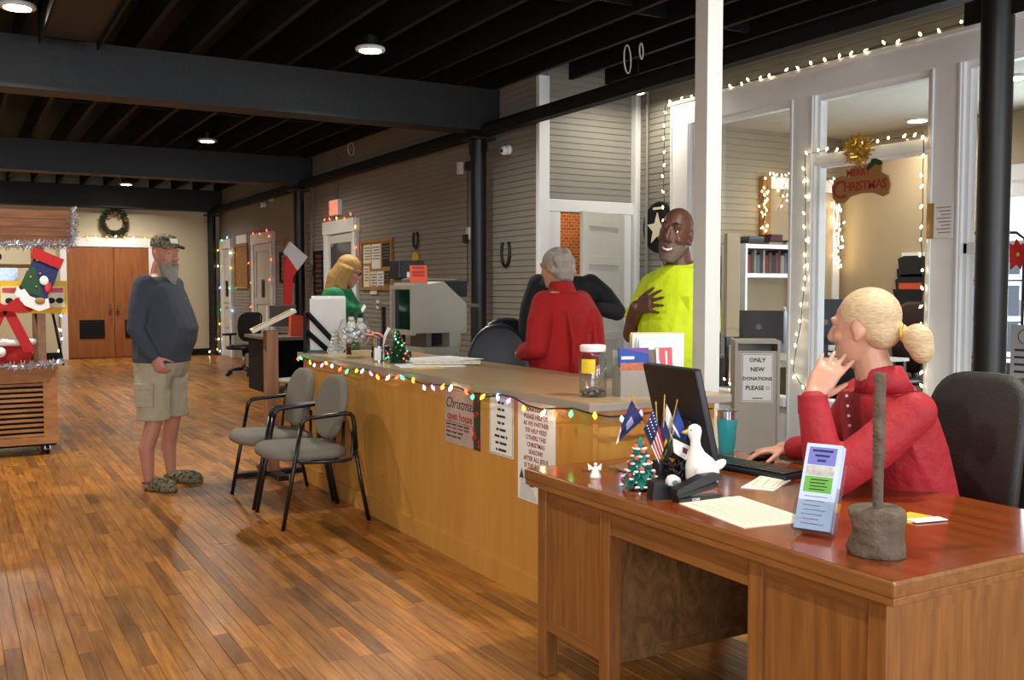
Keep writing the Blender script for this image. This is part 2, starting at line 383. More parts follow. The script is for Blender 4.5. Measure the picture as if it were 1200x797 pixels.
# ---- walls
def siding(parent, p0, p1, z0, z1, nrm, m='siding', pitch=.064):
    """horizontal matchboard: every board is proud of a groove"""
    p0 = Vector((*p0, 0)); p1 = Vector((*p1, 0)); n = Vector((*nrm, 0)); mb = MB(); z = z0
    while z < z1 - .01:
        zt = min(z + pitch, z1); a, b = [], []
        for p in (p0, p1):
            a.append([p + Vector((0, 0, z + .006)), p + n * .010 + Vector((0, 0, z + .006)), p + n * .012 + Vector((0, 0, z + .010)), p + n * .010 + Vector((0, 0, zt)), p + Vector((0, 0, zt))])
        mb.loft(a); z += pitch
    o = mb.build('siding_boards', m, parent); o['kind'] = 'stuff'; return o
wf = B((-4.6, 22.0, 0), (5.4, 22.2, 3.9), 'wall_far', 'plaster'); tag(wf, 'cream plaster end wall with the brown double doors', kind='structure')
bb = B((-4.6, 21.96, 0), (2.0, 22.0, .14), 'baseboard_far', 'black_wood'); tag(bb, kind='structure')
bb = B((3.78, 21.96, 0), (5.0, 22.0, .14), 'baseboard_far_right', 'black_wood'); tag(bb, kind='structure')
wl = B((-4.8, -3.3, 0), (-4.6, 22.2, 3.9), 'wall_left', 'plaster'); tag(wl, 'cream plaster wall', kind='structure')
wr = B((5.21, 8.5, 0), (5.4, 22.0, 3.9), 'wall_right', 'siding'); tag(wr, 'long grey horizontal siding wall of the hall', kind='structure')
siding(wr, (5.21, 8.5), (5.21, 22), 0, 3.9, (-1, 0))
bb = B((5.15, 8.5, 0), (5.2, 13.4, .16), 'baseboard_right', 'black_wood'); tag(bb, kind='structure')
wa = struct('wall_alcove', 'grey siding wall of the alcove with the white panelled door')
MB().box((5.4, 8.5, 0), (5.43, 8.6, 3.9)).box((6.21, 8.5, 0), (6.6, 8.6, 3.9)).box((5.43, 8.5, 2.22), (6.21, 8.6, 3.9)).build('backing', 'siding', wa)
for a, b, z0, z1 in ((5.29, 5.43, 0, 2.22), (6.21, 6.4, 0, 2.22), (5.29, 6.4, 2.22, 3.9)): siding(wa, (a, 8.5), (b, 8.5), z0, z1, (0, -1))
cl = struct('wall_closet', 'brick wall glimpsed through the open alcove door')
MB().box((5.42, 9.5, 0), (6.6, 9.6, 3)).build('brickwork', 'brick', cl); MB().box((6.45, 8.6, 0), (6.5, 9.5, 3)).box((5.42, 8.6, 2.9), (6.5, 9.5, 3.0)).build('closet_shell', 'plaster', cl)
area('closet_bulb', (5.9, 9.0, 2.85), (0, 0, 0), .15, 14, (1, .75, .45), shape='DISK')
wo = struct('wall_office', 'grey siding wall around the office windows')
MB().box((6.41, 7.8, 0), (6.52, 8.5, 3.9)).box((6.41, -3.2, 3.27), (6.52, 7.8, 3.9)).build('backing', 'siding', wo)
siding(wo, (6.41, 7.8), (6.41, 8.5), 0, 3.9, (-1, 0)); siding(wo, (6.41, -3.2), (6.41, 7.8), 3.28, 3.9, (-1, 0))
for i, (a, b, lb) in enumerate([((5.165, 8.44, 0), (5.29, 8.505, 3.57), 'white corner board where the hall siding turns into the alcove'), ((6.34, 8.40, 0), (6.405, 8.49, 3.57), 'white corner board in the inner corner of the alcove')]):
    tag(B(a, b, f'trim_{i + 2}', 'white_paint', None, .006), lb, kind='structure')
# office shell
of = struct('wall_office_back', 'tan plaster back wall of the office')
MB().box((9.57, 6.62, 0), (9.7, 8.7, 3.4)).box((9.57, 1.0, 0), (9.7, 4.5, 3.4)).box((9.57, 4.5, 2.72), (9.7, 6.62, 3.4)).build('plaster', 'tan_wall', of)
os_ = struct('wall_office_side', 'tan siding side wall of the office'); MB().box((6.52, 8.52, 0), (9.7, 8.6, 3.4)).build('backing', 'siding_tan', os_)
siding(os_, (6.52, 8.52), (9.57, 8.52), 0, 3.3, (0, -1), 'siding_tan', .075)
tag(B((6.52, .9, 0), (9.7, 1.0, 3.4), 'wall_office_near', 'tan_wall'), 'tan plaster near wall of the office', kind='structure')
tag(B((6.5, .9, 3.27), (9.7, 8.6, 3.4), 'ceiling_office', 'white_ceiling'), 'pale office ceiling with can lights', kind='structure')
# street front behind the photographer: two shop windows
fr = struct('wall_front', 'street front wall with two shop windows')
MB().box((-4.6, -3.3, 0), (6.5, -3.2, .6)).box((-4.6, -3.3, 2.95), (6.5, -3.2, 3.9)).box((-4.6, -3.3, .6), (-3.5, -3.2, 2.95)).box((.1, -3.3, .6), (1.8, -3.2, 2.95)).box((5.4, -3.3, .6), (6.5, -3.2, 2.95)).build('plaster', 'plaster', fr)
tag(B((6.4, -3.3, 0), (6.5, 2.2, 3.27), 'wall_right_front', 'plaster'), 'cream wall between street front and office windows', kind='structure')

# ---- the long white office window frame (x = 6.4)
wfm = struct('window_1', 'white painted timber frame of the long office window')
X0, X1 = 6.33, 6.47
def wp(nm, y0, y1, z0, z1, x0=X0, x1=X1, bev=.004): return B((x0, y0, z0), (x1, y1, z1), nm, 'white_paint', wfm, bev)
wp('header', 2.2, 7.82, 3.05, 3.27); wp('header_cap', 2.2, 7.84, 3.26, 3.295, 6.31)
POSTS = [(7.52, 7.82), (5.92, 6.2), (4.53, 4.81), (2.9, 3.2), (2.2, 2.4)]
for a, b in POSTS:
    p = wp('post', a, b, .0, 3.05)
    MB().box((6.318, a + .02, .1), (6.33, a + .035, 3.05)).box((6.318, b - .035, .1), (6.33, b - .02, 3.05)).build('moulding', 'white_paint', p)
for (a, b) in ((6.2, 7.52), (4.81, 5.92), (3.2, 4.53), (2.4, 2.9)):     # inner stops of each bay
    wp('stop_top', a, b, 3.0, 3.05, 6.36, 6.44)
    wp('stop_side', a, a + .035, .5, 3.0, 6.36, 6.44); wp('stop_side', b - .035, b, .5, 3.0, 6.36, 6.44)
wp('transom', 4.81, 5.92, 2.46, 2.55); wp('transom_bead', 4.845, 5.885, 2.44, 2.462, 6.37, 6.43)
wp('window_rail', 3.2, 4.53, 1.68, 1.76, 6.36, 6.44)
wp('sill', 6.2, 7.52, .40, .48, 6.30); wp('sill', 4.81, 5.92, .42, .5, 6.30); wp('sill', 2.4, 4.53, .40, .47, 6.28)
for a, b in ((6.2, 7.52), (4.81, 5.92), (2.4, 4.53)): wp('apron_panel', a, b, 0, .42, 6.37, 6.43)
def pane(nm, y0, y1, z0, z1): B((6.395, y0, z0), (6.401, y1, z1), nm, 'pane', wfm)
pane('pane', 6.235, 7.485, .48, 3.0); pane('pane', 4.845, 5.885, 2.55, 3.0); pane('pane', 3.235, 4.495, 1.76, 3.0); pane('pane', 3.235, 4.495, .47, 1.68)

# ---- doors
def panel_door(name, lbl, w, h, npan, m='door_white', th=.04):
    """local: hinge edge at x=0, leaf along +x, front face -y"""
    d = tag(bpy.data.objects.new(name, None), lbl); COL.objects.link(d); d['kind'] = 'structure'
    MB().box((0, .016, 0), (w, th - .016, h)).build('leaf', m, d)
    for a, b in ((0, .1), (w - .1, w)): B((a, 0, 0), (b, th, h), 'stile', m, d, .003)
    zs = [0, .16]; step = (h - .16 - .1) / npan
    for k in range(npan + 1):
        z = .16 + step * k; B((.1, 0, 0 if k == 0 else z - .045), (w - .1, th, .16 if k == 0 else (h if k == npan else z + .045)), 'door_rail', m, d, .003)
    return d
# alcove door, ajar towards the hall
dr = panel_door('door_1', 'white five panelled door standing ajar in the alcove', .76, 2.2, 5); dr.location = (6.2, 8.46, .01); dr.rotation_euler = (0, 0, math.radians(180 + 21))
# its front face must look at the hall: mirror by scale-free placing (both faces are panelled)
MB().tube([(.70, -.005, 1.0), (.70, -.06, 1.0)], .012).ell((.70, -.065, 1.0), .028).build('door_knob', 'chrome', dr, True)
MB().tube([(.70, .045, 1.0), (.70, .10, 1.0)], .012).ell((.70, .105, 1.0), .028).build('door_knob', 'chrome', dr, True)
for z in (.25, 1.1, 1.95): MB().tube([(-.008, .045, z - .045), (-.008, .045, z + .045)], .009).build('hinge', 'chrome', dr)
cs = struct('trim_4', 'white door casing in the alcove')
for a, b, z0, z1 in ((5.285, 5.43, 0, 2.22), (6.21, 6.325, 0, 2.22)): B((a, 8.455, z0), (b, 8.5, z1), 'casing', 'white_paint', cs, .005)
B((5.27, 8.45, 2.22), (6.34, 8.5, 2.345), 'casing_head', 'white_paint', cs, .005)
# brown double doors in the end wall
dd = struct('door_2', 'brown veneer double doors with louvred kick grilles at the hall end')
for a, b in ((2.10, 3.03), (3.05, 3.66)): pass
for a, b, s in ((2.10, 2.995, -1), (3.005, 3.70, 1)):
    lf = B((a, 21.93, .02), (b, 21.975, 2.3), 'leaf', 'door_brown', dd, .003)
    c = (a + .22, a + .70) if s < 0 else (b - .5, b - .1)
    g = MB().box((c[0], 21.915, .42), (c[1], 21.93, .80)).build('kick_grille', 'black_wood', lf)
    for k in range(7): MB().box((c[0] + .02, 21.905, .45 + k * .047), (c[1] - .02, 21.917, .475 + k * .047)).build('louvre', 'beam_black', lf)
    MB().tube([(2.995 + s * .07, 21.93, 1.08), (2.995 + s * .07, 21.87, 1.08)], .014).ell((2.995 + s * .07, 21.86, 1.08), .035).build('door_knob', 'chrome', lf, True)
dt = struct('trim_5', 'white casing of the brown double doors')
B((1.98, 21.92, 0), (2.10, 22, 2.32), 'casing', 'white_paint', dt); B((3.70, 21.92, 0), (3.80, 22, 2.32), 'casing', 'white_paint', dt); B((1.9, 21.91, 2.32), (3.88, 22, 2.5), 'casing_head', 'white_paint', dt)
# white doors in the siding wall (x = 5.2), y along the wall
def wall_door(i, y0, y1, top, lbl, glass=False):
    d = struct(f'door_{i}', lbl); xf = 5.16
    for a, b in ((y0, y0 + .15), (y1 - .15, y1)): B((xf - .02, a, 0), (5.2, b, top - .2), 'casing', 'white_paint', d, .004)
    B((xf - .03, y0 - .02, top - .2), (5.2, y1 + .02, top), 'casing_head', 'white_paint', d, .004)
    a, b = y0 + .15, y1 - .15; h = top - .2
    lf = B((5.185, a, 0), (5.199, b, h), 'leaf', 'door_white', d)
    for p, q in ((a, a + .11), (b - .11, b)): B((5.165, p, 0), (5.19, q, h), 'stile', 'door_white', lf)
    for z in (0, .62, 1.15, h - .14) if not glass else (0, 1.0, h - .14): B((5.166, a + .11, z), (5.19, b - .11, z + .13), 'door_rail', 'door_white', lf)
    if glass: B((5.17, a + .11, 1.13), (5.176, b - .11, h - .14), 'pane', 'screen_dark', lf)
    else: B((5.155, (a + b) / 2 - .06, 1.28), (5.168, (a + b) / 2 + .06, 1.62), 'door_sign', 'black_plastic', lf)
    MB().tube([(5.165, a + .06, 1.05), (5.11, a + .06, 1.05)], .012).ell((5.105, a + .06, 1.05), .03).build('door_knob', 'chrome', lf, True)
wall_door(3, 20.78, 21.72, 2.5, 'white door in the siding wall next to the far column')
wall_door(4, 17.75, 19.2, 2.5, 'white door in the siding wall beside the framed boards')
wall_door(5, 13.5, 14.92, 2.48, 'white half glazed door under the exit sign', True)
# ================================================================ furniture
# ---- long counter
ct = thing('service_counter', 'long maple plywood service counter with grey beige laminate top', 'counter', (2.6, 5.2, 0))
B((2.29, 5.86, .11), (2.31, 7.12, .92), 'front_panel', 'counter_ply', ct); B((2.29, 4.59, .11), (2.31, 5.857, .92), 'front_panel', 'counter_ply', ct); B((2.29, 3.32, .11), (2.31, 4.587, .92), 'front_panel', 'counter_ply', ct)
B((2.31, 3.32, .11), (2.95, 3.34, .92), 'end_panel', 'counter_ply', ct); B((2.31, 7.10, .11), (2.95, 7.12, .92), 'end_panel', 'counter_ply', ct)
B((2.288, 3.312, .11), (2.312, 3.32, .92), 'corner_strip', 'counter_ply', ct)
B((2.275, 3.31, 0), (2.30, 7.13, .11), 'plinth', 'counter_ply', ct); B((2.30, 3.31, 0), (2.95, 3.33, .11), 'plinth', 'counter_ply', ct)
B((2.93, 3.34, 0), (2.95, 7.1, .92), 'back_panel', 'counter_ply', ct)
tp = B((2.252, 3.285, .92), (3.02, 7.15, .952), 'countertop', 'lam_edge', ct, .002); B((2.254, 3.287, .9515), (3.018, 7.148, .956), 'laminate', 'laminate', tp)
# ---- white timber post at the counter end
ps = thing('timber_post', 'white painted square timber post rising behind the counter end', 'post', (3.072, 3.52, 0))
B((3.027, 3.475, 0), (3.117, 3.565, 3.57), 'shaft', 'post_paint', ps, .004); B((3.022, 3.46, 0), (3.132, 3.58, .12), 'base_block', 'post_paint', ps, .004)

# ---- reception desk
dk = thing('reception_desk', 'brown oak office desk with glossy reddish top and kneehole', 'desk', (2.3, 2.3, 0))
DT = .76
dtp = MB().box((1.835, 1.46, .718), (2.80, 3.105, DT - .0015), .007).build('desktop', 'desk_h', dk); MB().box((1.842, 1.467, DT - .003), (2.793, 3.098, DT), 0).build('varnished_veneer', 'desk_top', dtp)
B((1.838, 1.463, .70), (2.795, 3.10, .72), 'top_moulding', 'desk_h', dk, .003)
def pedestal(y0, y1, inner):
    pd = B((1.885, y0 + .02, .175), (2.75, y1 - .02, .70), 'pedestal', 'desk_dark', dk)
    for a, b in ((y0, y0 + .055), (y1 - .055, y1)):
        for xx in ((1.862, 1.915), (2.70, 2.755)): B((xx[0], a, 0), (xx[1], b, .70), 'leg', 'desk', pd, .003)
    B((1.874, y0 + .055, .215), (1.886, y1 - .055, .655), 'front_field', 'desk', pd)
    B((1.868, y0 + .055, .655), (1.884, y1 - .055, .70), 'front_rail', 'desk_h', pd); B((1.868, y0 + .055, .175), (1.884, y1 - .055, .215), 'front_rail', 'desk_h', pd)
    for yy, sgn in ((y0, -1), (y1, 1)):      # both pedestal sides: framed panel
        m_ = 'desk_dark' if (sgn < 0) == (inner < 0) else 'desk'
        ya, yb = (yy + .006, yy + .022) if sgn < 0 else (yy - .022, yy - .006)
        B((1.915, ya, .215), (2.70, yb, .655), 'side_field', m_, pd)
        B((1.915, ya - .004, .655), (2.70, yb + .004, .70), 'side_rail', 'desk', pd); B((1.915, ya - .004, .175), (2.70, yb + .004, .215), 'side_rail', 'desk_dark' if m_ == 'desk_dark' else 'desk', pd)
    for k in range(3): B((2.75, y0 + .06, .2 + k * .165), (2.765, y1 - .06, .355 + k * .165), 'drawer_front', 'desk_h', pd)
pedestal(2.60, 3.05, -1); pedestal(1.50, 1.955, 1)
B((1.868, 1.955, .615), (1.89, 2.60, .70), 'apron', 'desk_h', dk)
B((2.73, 1.955, .63), (2.75, 2.60, .70), 'pencil_drawer', 'desk_h', dk)

# ---- grey upholstered waiting chairs against the counter (local: faces -x, near side at y=0)
def arm_chair(name, lbl):
    t = thing(name, lbl, 'chair')
    for y in (.0, .56):
        # front leg + arm + rear leg: one bent tube each, built as separate parts
        MB().tube([(.0, y, 0), (.115, y, .60)], .0125, 10).build('leg', 'black_metal', t, True)
        MB().tube([(.54, y, 0), (.49, y, .25), (.455, y, .45)], .0125, 10).build('leg', 'black_metal', t, True)
        MB().tube([(.115, y, .60), (.125, y, .635), (.15, y, .655), (.20, y, .66), (.40, y, .672), (.425, y, .668), (.44, y, .65), (.45, y, .60), (.462, y, .45)], .0135, 10).build('armrest', 'black_metal', t, True)
        MB().tube([(.10, y, .395), (.38, y, .385), (.42, y, .392), (.435, y, .42), (.44, y, .56)], .012, 10).build('side_rail', 'black_metal', t, True)
    MB().tube([(.12, 0, .39), (.12, .56, .39)], .011).tube([(.36, 0, .385), (.36, .56, .385)], .011).build('crossbar', 'black_metal', t, True)
    # seat: puffy rounded pad
    rings = []
    for z, k in ((.392, .86), (.40, .97), (.425, 1.0), (.45, .97), (.468, .86), (.476, .55)):
        rings.append([(.20 + .265 * k * (abs(math.cos(a)) ** .7) * math.copysign(1, math.cos(a)), .28 + .255 * k * (abs(math.sin(a)) ** .6) * math.copysign(1, math.sin(a)), z - .02 * math.cos(a) * .4) for a in [2 * math.pi * i / 28 for i in range(28)]])
    MB().loft(rings).build('seat', 'seat_grey', t, True)
    # back: rounded shield pad leaning towards the counter
    rings = []
    for d, k in ((-.030, .80), (-.026, .93), (-.012, 1.0), (.012, 1.0), (.026, .93), (.03, .8)):
        r = []
        for i in range(28):
            a = 2 * math.pi * i / 28; yy = .235 * k * (abs(math.cos(a)) ** .75) * math.copysign(1, math.cos(a)); zz = .20 * k * (abs(math.sin(a)) ** .8) * math.copysign(1, math.sin(a))
            r.append((.41 + d + .2 * zz - .25 * (yy * yy), .28 + yy * (1 - .08 * (zz < 0)), .685 + zz))
        rings.append(r)
    MB().loft(rings).build('backrest', 'seat_grey', t, True)
    for y in (.2, .36): MB().tube([(.36, y, .39), (.45, y, .43), (.455, y, .60)], .011).build('back_bar', 'black_metal', t, True)
    return t
c1 = arm_chair('waiting_chair', 'grey upholstered armchair with black tube frame, directly under the counter string lights'); 
c2 = copy_tree(c1); c1['label'] = 'grey padded black tube armchair next to the post of the tilted display'; c1.location = (1.675, 6.27, 0)
c2['label'] = 'grey padded black tube armchair between other waiting chair and the desk'; c2.location = (1.675, 5.63, 0)
for c in (c1, c2): c['group'] = 'waiting chairs along the counter'

# ---- tilted display stand on a pine post
ls = thing('display_stand', 'pine post stand carrying a tilted glazed picture panel at the counter end', 'display stand', (2.13, 7.42, 0))
B((2.085, 7.37, .03), (2.175, 7.47, 1.11), 'post', 'pine', ls, .004)
B((1.84, 7.38, 0), (2.42, 7.46, .035), 'foot', 'black_metal', ls); B((2.09, 7.12, 0), (2.17, 7.72, .034), 'foot', 'black_metal', ls)
mt = TR((2.15, 7.42, 1.185), (0, -26, -12)) @ Matrix.Scale(.63, 4)
pn = MB().box((-.27, -.21, -.012), (.27, .21, .012), 0, mt).build('panel_board', 'beige_plastic', ls)
for a, b in (((-.285, -.225, -.02), (.285, -.2, .022)), ((-.285, .2, -.02), (.285, .225, .022)), ((-.285, -.2, -.02), (-.26, .2, .022)), ((.26, -.2, -.02), (.285, .2, .022))): MB().box(a, b, 0, mt).build('frame_bar', 'paper_cream', pn)
MB().box((-.25, -.19, .0125), (.25, .19, .0145), 0, mt).build('printed_sheet', mat('display_print', 'a08a62', .2, var=.6, scale=14, spec=.8), pn)

# ---- office chair of the seated man (local: faces -x)
def task_chair(name, lbl, loc, rz, h=1.12, m='mesh_black', w=.48, arms=True, e=.5):
    t = thing(name, lbl, 'office chair')
    rings = []
    for d, k in ((-.022, .90), (-.014, 1.0), (.014, 1.0), (.022, .93)):
        r = []
        for i in range(32):
            a = 2 * math.pi * i / 32; yy = w / 2 * k * (abs(math.cos(a)) ** e) * math.copysign(1, math.cos(a)); zz = (h - .55) / 2 * k * (abs(math.sin(a)) ** (e * .9)) * math.copysign(1, math.sin(a))
            yy *= 1 - .13 * (zz < 0) * (-zz / ((h - .55) / 2))
            r.append((.22 + d + .10 * zz - .35 * yy * yy - .05 * math.cos(zz * 5), yy, .55 + (h - .55) / 2 + zz))
        rings.append(r)
    MB().loft(rings).build('backrest', m, t, True)
    MB().tube([(.24, 0, .62), (.27, 0, .5), (.2, 0, .42), (.0, 0, .40)], [.03, .035, .035, .03], 10, flat=1.5).build('back_spine', 'black_plastic', t, True)
    rings = [[(-.0 + .25 * k * (abs(math.cos(a)) ** .6) * math.copysign(1, math.cos(a)), .25 * k * (abs(math.sin(a)) ** .6) * math.copysign(1, math.sin(a)), z) for a in [2 * math.pi * i / 24 for i in range(24)]] for z, k in ((.43, .85), (.44, .98), (.475, 1), (.50, .93), (.505, .6))]
    MB().loft(rings).build('seat', m, t, True)
    MB().lathe([(.028, .1), (.028, .43)], n=12).build('gas_column', 'chrome', t, True)
    for k in range(5):
        a = 2 * math.pi * k / 5 + .3; e = (math.cos(a) * .3, math.sin(a) * .3)
        lg = MB().tube([(0, 0, .11), (e[0] * .6, e[1] * .6, .10), (e[0], e[1], .075)], [.03, .024, .016], 8).build('base_arm', 'black_plastic', t, True)
        MB().tube([(e[0] - math.sin(a) * .02, e[1] + math.cos(a) * .02, .03), (e[0] + math.sin(a) * .02, e[1] - math.cos(a) * .02, .03)], .03, 12).build('caster', 'black_plastic', lg, 40)
    if arms:
        for s in (-1, 1):
            ar = MB().box((-.16, s * .28 - .04, .66), (.12, s * .28 + .04, .695), .012).build('armrest', 'black_plastic', t)
            MB().tube([(0, s * .28, .66), (0, s * .28, .47), (0, s * .2, .44)], .018, 8).build('arm_post', 'black_plastic', ar, True)
    place(t, loc, rz); return t
ch0 = task_chair('office_chair', 'tall black mesh back office chair behind the man in the red shirt', (2.93, 2.17, 0), -6, 1.13, w=.41, arms=False)
# two chairs behind the counter
ch1 = task_chair('office_chair', 'navy plastic shell chair with a grip slot behind the counter', (3.40, 6.12, 0), 60, 1.17, 'navy_plastic', .46, False, .95)
hs_ = MB().box((-.06, -.02, -.02), (.06, .02, .02), .012, TR((.225, 0, 1.1), (0, 0, 90))).build('grip_slot', 'black_plastic', ch1)
ch2 = task_chair('office_chair', 'black padded swivel chair beside the navy shell chair', (3.78, 6.58, 0), 70, 1.2, 'black_plastic', .46, False, .8)
# ---- far dark office chair and desk down the hall
ch3 = task_chair('office_chair', 'black swivel chair with grey armrests far down the hall', (4.25, 16.4, 0), 35, 1.05, 'black_plastic', .5, True)
fd = thing('far_desk', 'dark wooden desk standing far down the hall near a column', 'desk', (4.1, 13.6, 0))
for a, b in (((3.75, 13.0, 0), (3.80, 14.2, .74)), ((4.5, 13.0, 0), (4.55, 14.2, .74))): B(a, b, 'side_panel', 'black_wood', fd)
B((3.80, 14.1, .1), (4.5, 14.15, .74), 'back_panel', 'black_wood', fd); B((3.7, 12.95, .74), (4.62, 14.25, .785), 'desktop', 'beige_dark', fd, .006)
fm = thing('flat_monitor', 'thin grey monitor seen from its side on the far dark desk', 'monitor', (4.1, 13.9, .785))
B((3.95, 13.85, .9), (4.35, 13.88, 1.2), 'screen', 'beige_dark', fm, .004); B((3.93, 13.845, .785), (3.96, 13.885, 1.2), 'edge_strip', 'white', fm); B((3.95, 13.78, .786), (4.2, 13.96, .8), 'foot', 'black_plastic', fm)
tag(MB().prism([(-.13, 0), (.13, 0), (.16, .26), (-.12, .3)], lambda a, b: (4.2 + a, 13.2, .786 + b), lambda a, b: (4.2 + a, 13.3, .786 + b)).build('gift_bag', 'orange_paper'), 'bright red paper bag standing on the far dark desk', 'bag')
st = thing('bar_stool', 'black bentwood chair with pale seat beside the counter end', 'chair', (3.2, 10.2, 0))
MB().lathe([(.2, .44), (.21, .46), (.2, .475)], (3.2, 10.2, 0)).build('seat', 'beige_plastic', st, True)
for sx, sy in ((-1, -1), (-1, 1), (1, -1), (1, 1)): MB().tube([(3.2 + sx * .22, 10.2 + sy * .2, 0), (3.2 + sx * .15, 10.2 + sy * .14, .44)], .014).build('leg', 'black_metal', st, True)
for sy in (-1, 1): MB().tube([(3.35, 10.2 + sy * .17, .44), (3.42, 10.2 + sy * .17, .9)], .013).build('back_post', 'black_metal', st, True)
MB().tube([(3.42, 10.03, .86), (3.44, 10.2, .9), (3.42, 10.37, .86)], .03, 8, flat=.5).build('top_rail', 'black_metal', st, True)

# ---- table and film reader behind the counter
tb = thing('side_table', 'grey metal table carrying the microfilm reader behind the counter', 'table', (3.7, 7.3, 0))
B((3.2, 6.98, .755), (4.1, 7.7, .79), 'tabletop', 'beige_dark', tb, .004)
for xx in (3.24, 4.02):
    for yy in (7.0, 7.62): B((xx, yy, 0), (xx + .04, yy + .04, .755), 'leg', 'black_metal', tb)
mr = thing('microfilm_reader', 'big beige microfilm reader with hooded dark screen behind the counter', 'microfilm reader')
# local: screen faces -x, side view along x/z, width along y
MB().prism([(-.30, .285), (-.30, .66), (.02, .70), (.30, .52), (.30, .285)], lambda a, b: (a + .12, -.22, b), lambda a, b: (a + .12, .22, b)).build('hood', 'beige_plastic', mr)
MB().box((-.20, -.235, .285), (-.06, .235, .69)).build('hood_face', 'beige_plastic', mr)
for a, b in (((-.25, -.235, .27), (-.2, -.20, .67)), ((-.25, .20, .27), (-.2, .235, .67)), ((-.25, -.2, .635), (-.2, .2, .67)), ((-.25, -.2, .27), (-.2, .2, .31))): MB().box(a, b).build('screen_bezel', 'beige_plastic', mr)
B((-.205, -.2, .31), (-.2, .2, .635), 'screen', 'screen_dark', mr)
B((-.1, -.2, 0), (.34, .2, .17), 'base', 'beige_plastic', mr, .006); B((-.04, -.17, .17), (.02, .17, .285), 'column', 'beige_dark', mr); B((.22, -.2, .17), (.36, .2, .285), 'rear_column', 'beige_plastic', mr)
B((.02, -.05, .18), (.22, .05, .27), 'lens_carrier', 'black_plastic', mr)
place(mr, (3.36, 7.34, .79), 0)
mr.scale = (.74, .94, 1)
ob = thing('booklet', 'orange red booklet leaning on top of the microfilm reader', 'booklet')
MB().box((-.07, -.012, 0), (.07, .0, .155)).build('cover', 'orange_paper', ob)
for z in (.13, .09, .06): MB().box((-.05, -.0135, z), (.05, -.012, z + .012)).build('cover_text', 'ink_red', ob)
ob.location = (3.28, 7.22, 1.478); ob.rotation_euler = (math.radians(-28), 0, math.radians(-24))
fx = thing('desk_printer', 'small dark printer on the shelf behind the microfilm reader', 'printer', (3.75, 8.0, 1.30))
B((3.45, 7.85, 1.30), (3.95, 8.2, 1.52), 'body', 'beige_dark', fx, .01); B((3.7, 7.8, 1.36), (4.02, 7.85, 1.50), 'front_panel', 'black_plastic', fx); B((3.42, 7.95, 1.52), (3.68, 8.15, 1.68), 'paper_tray', 'black_plastic', fx, .01); B((3.5, 7.945, 1.53), (3.6, 7.95, 1.58), 'label_plate', 'white', fx)
sh = thing('storage_shelf', 'grey metal shelf rack behind the microfilm reader', 'shelf', (3.75, 8.0, 0))
for xx, yy in ((3.38, 7.78), (4.06, 7.78), (3.38, 8.22), (4.06, 8.22)): B((xx, yy, 0), (xx + .03, yy + .03, 1.27), 'upright', 'black_metal', sh)
B((3.36, 7.76, 1.27), (4.12, 8.27, 1.298), 'shelf_board', 'beige_dark', sh)

# ---- narrow donation cabinet with sign by the office window
db = thing('donation_cabinet', 'narrow beige metal cabinet with a donations notice by the office window', 'cabinet')
B((-.165, -.2, 0), (-.145, .2, 1.03), 'side', 'beige_plastic', db); B((.145, -.2, 0), (.165, .2, 1.03), 'side', 'beige_plastic', db); B((-.145, -.19, 0), (.145, -.17, .965), 'front', 'beige_plastic', db)
B((-.145, .17, 0), (.145, .19, 1.0), 'back', 'beige_plastic', db); B((-.17, -.205, 1.02), (.17, .205, 1.04), 'top', 'beige_plastic', db)
nn = MB().box((-.115, -.193, .58), (.115, -.1905, .945)).build('notice', 'paper', db)
for i, s_ in enumerate(['ONLY', 'NEW', 'DONATIONS', 'PLEASE']): text(s_, 'lettering', 'ink', nn, (-.018 if i == 3 else 0, -.1945, .895 - .07 * i), (1, 0, 0), (0, 0, 1), .036 if i == 2 else .044, spacing=1.0, bold=.022)
MB().tube([(.078 + .011 * math.cos(2 * math.pi * k / 12), -.194, .685 + .011 * math.sin(2 * math.pi * k / 12)) for k in range(12)], .002, 5, True).build('smiley_print', 'ink_red', nn); MB().box((-.035, -.1945, .605), (.04, -.193, .612)).build('print_line', 'ink', nn)
for a, b in (((-.11, .587), (.11, .590)), ((-.11, .935), (.11, .938)), ((-.11, .587), (-.107, .938)), ((.107, .587), (.11, .938))): MB().box((a[0], -.1945, a[1]), (b[0], -.193, b[1])).build('notice_border', 'ink', nn)
place(db, (5.36, 5.58, 0), -38)

# ---- festive wooden kiosk cart at the left
kc = thing('kiosk_cart', 'plywood kiosk cart with slatted front and plank sign on posts', 'cart', (0.1, 9.5, 0))
X0c, X1c, Yc = -1.2, .79, 9.25
for k in range(11): B((X0c, Yc + .012, .165 + k * .0435), (X1c - .1, Yc + .03, .187 + k * .0435), 'slat', 'cart_wood', kc)
B((X1c - .11, Yc, .10), (X1c, Yc + .03, .74), 'corner_stile', 'cart_wood', kc); B((X0c, Yc, .63), (X1c - .11, Yc + .03, .74), 'top_board', 'cart_wood', kc); B((X0c, Yc, .10), (X1c - .11, Yc + .03, .16), 'bottom_board', 'cart_wood', kc)
B((X0c, Yc + .06, .10), (X1c - .02, Yc + .08, .72), 'inner_panel', 'black_wood', kc); B((X1c - .03, Yc + .03, .10), (X1c, Yc + .75, .74), 'side_panel', 'cart_wood', kc)
B((X0c, Yc - .01, .735), (X1c + .01, Yc + .78, .76), 'deck', 'cart_wood', kc); B((X0c, Yc + .06, .075), (X1c - .01, Yc + .75, .10), 'bottom', 'black_wood', kc)
for xx, yy in ((X1c - .08, Yc + .1), (X1c - .08, Yc + .65), (X0c + .1, Yc + .1)):
    w_ = MB().tube([(xx - .015, yy, .04), (xx + .015, yy, .04)], .04, 14).build('caster', 'black_metal', kc, 40); MB().box((xx - .025, yy - .02, .04), (xx + .025, yy + .02, .078)).build('caster_fork', 'chrome', w_)
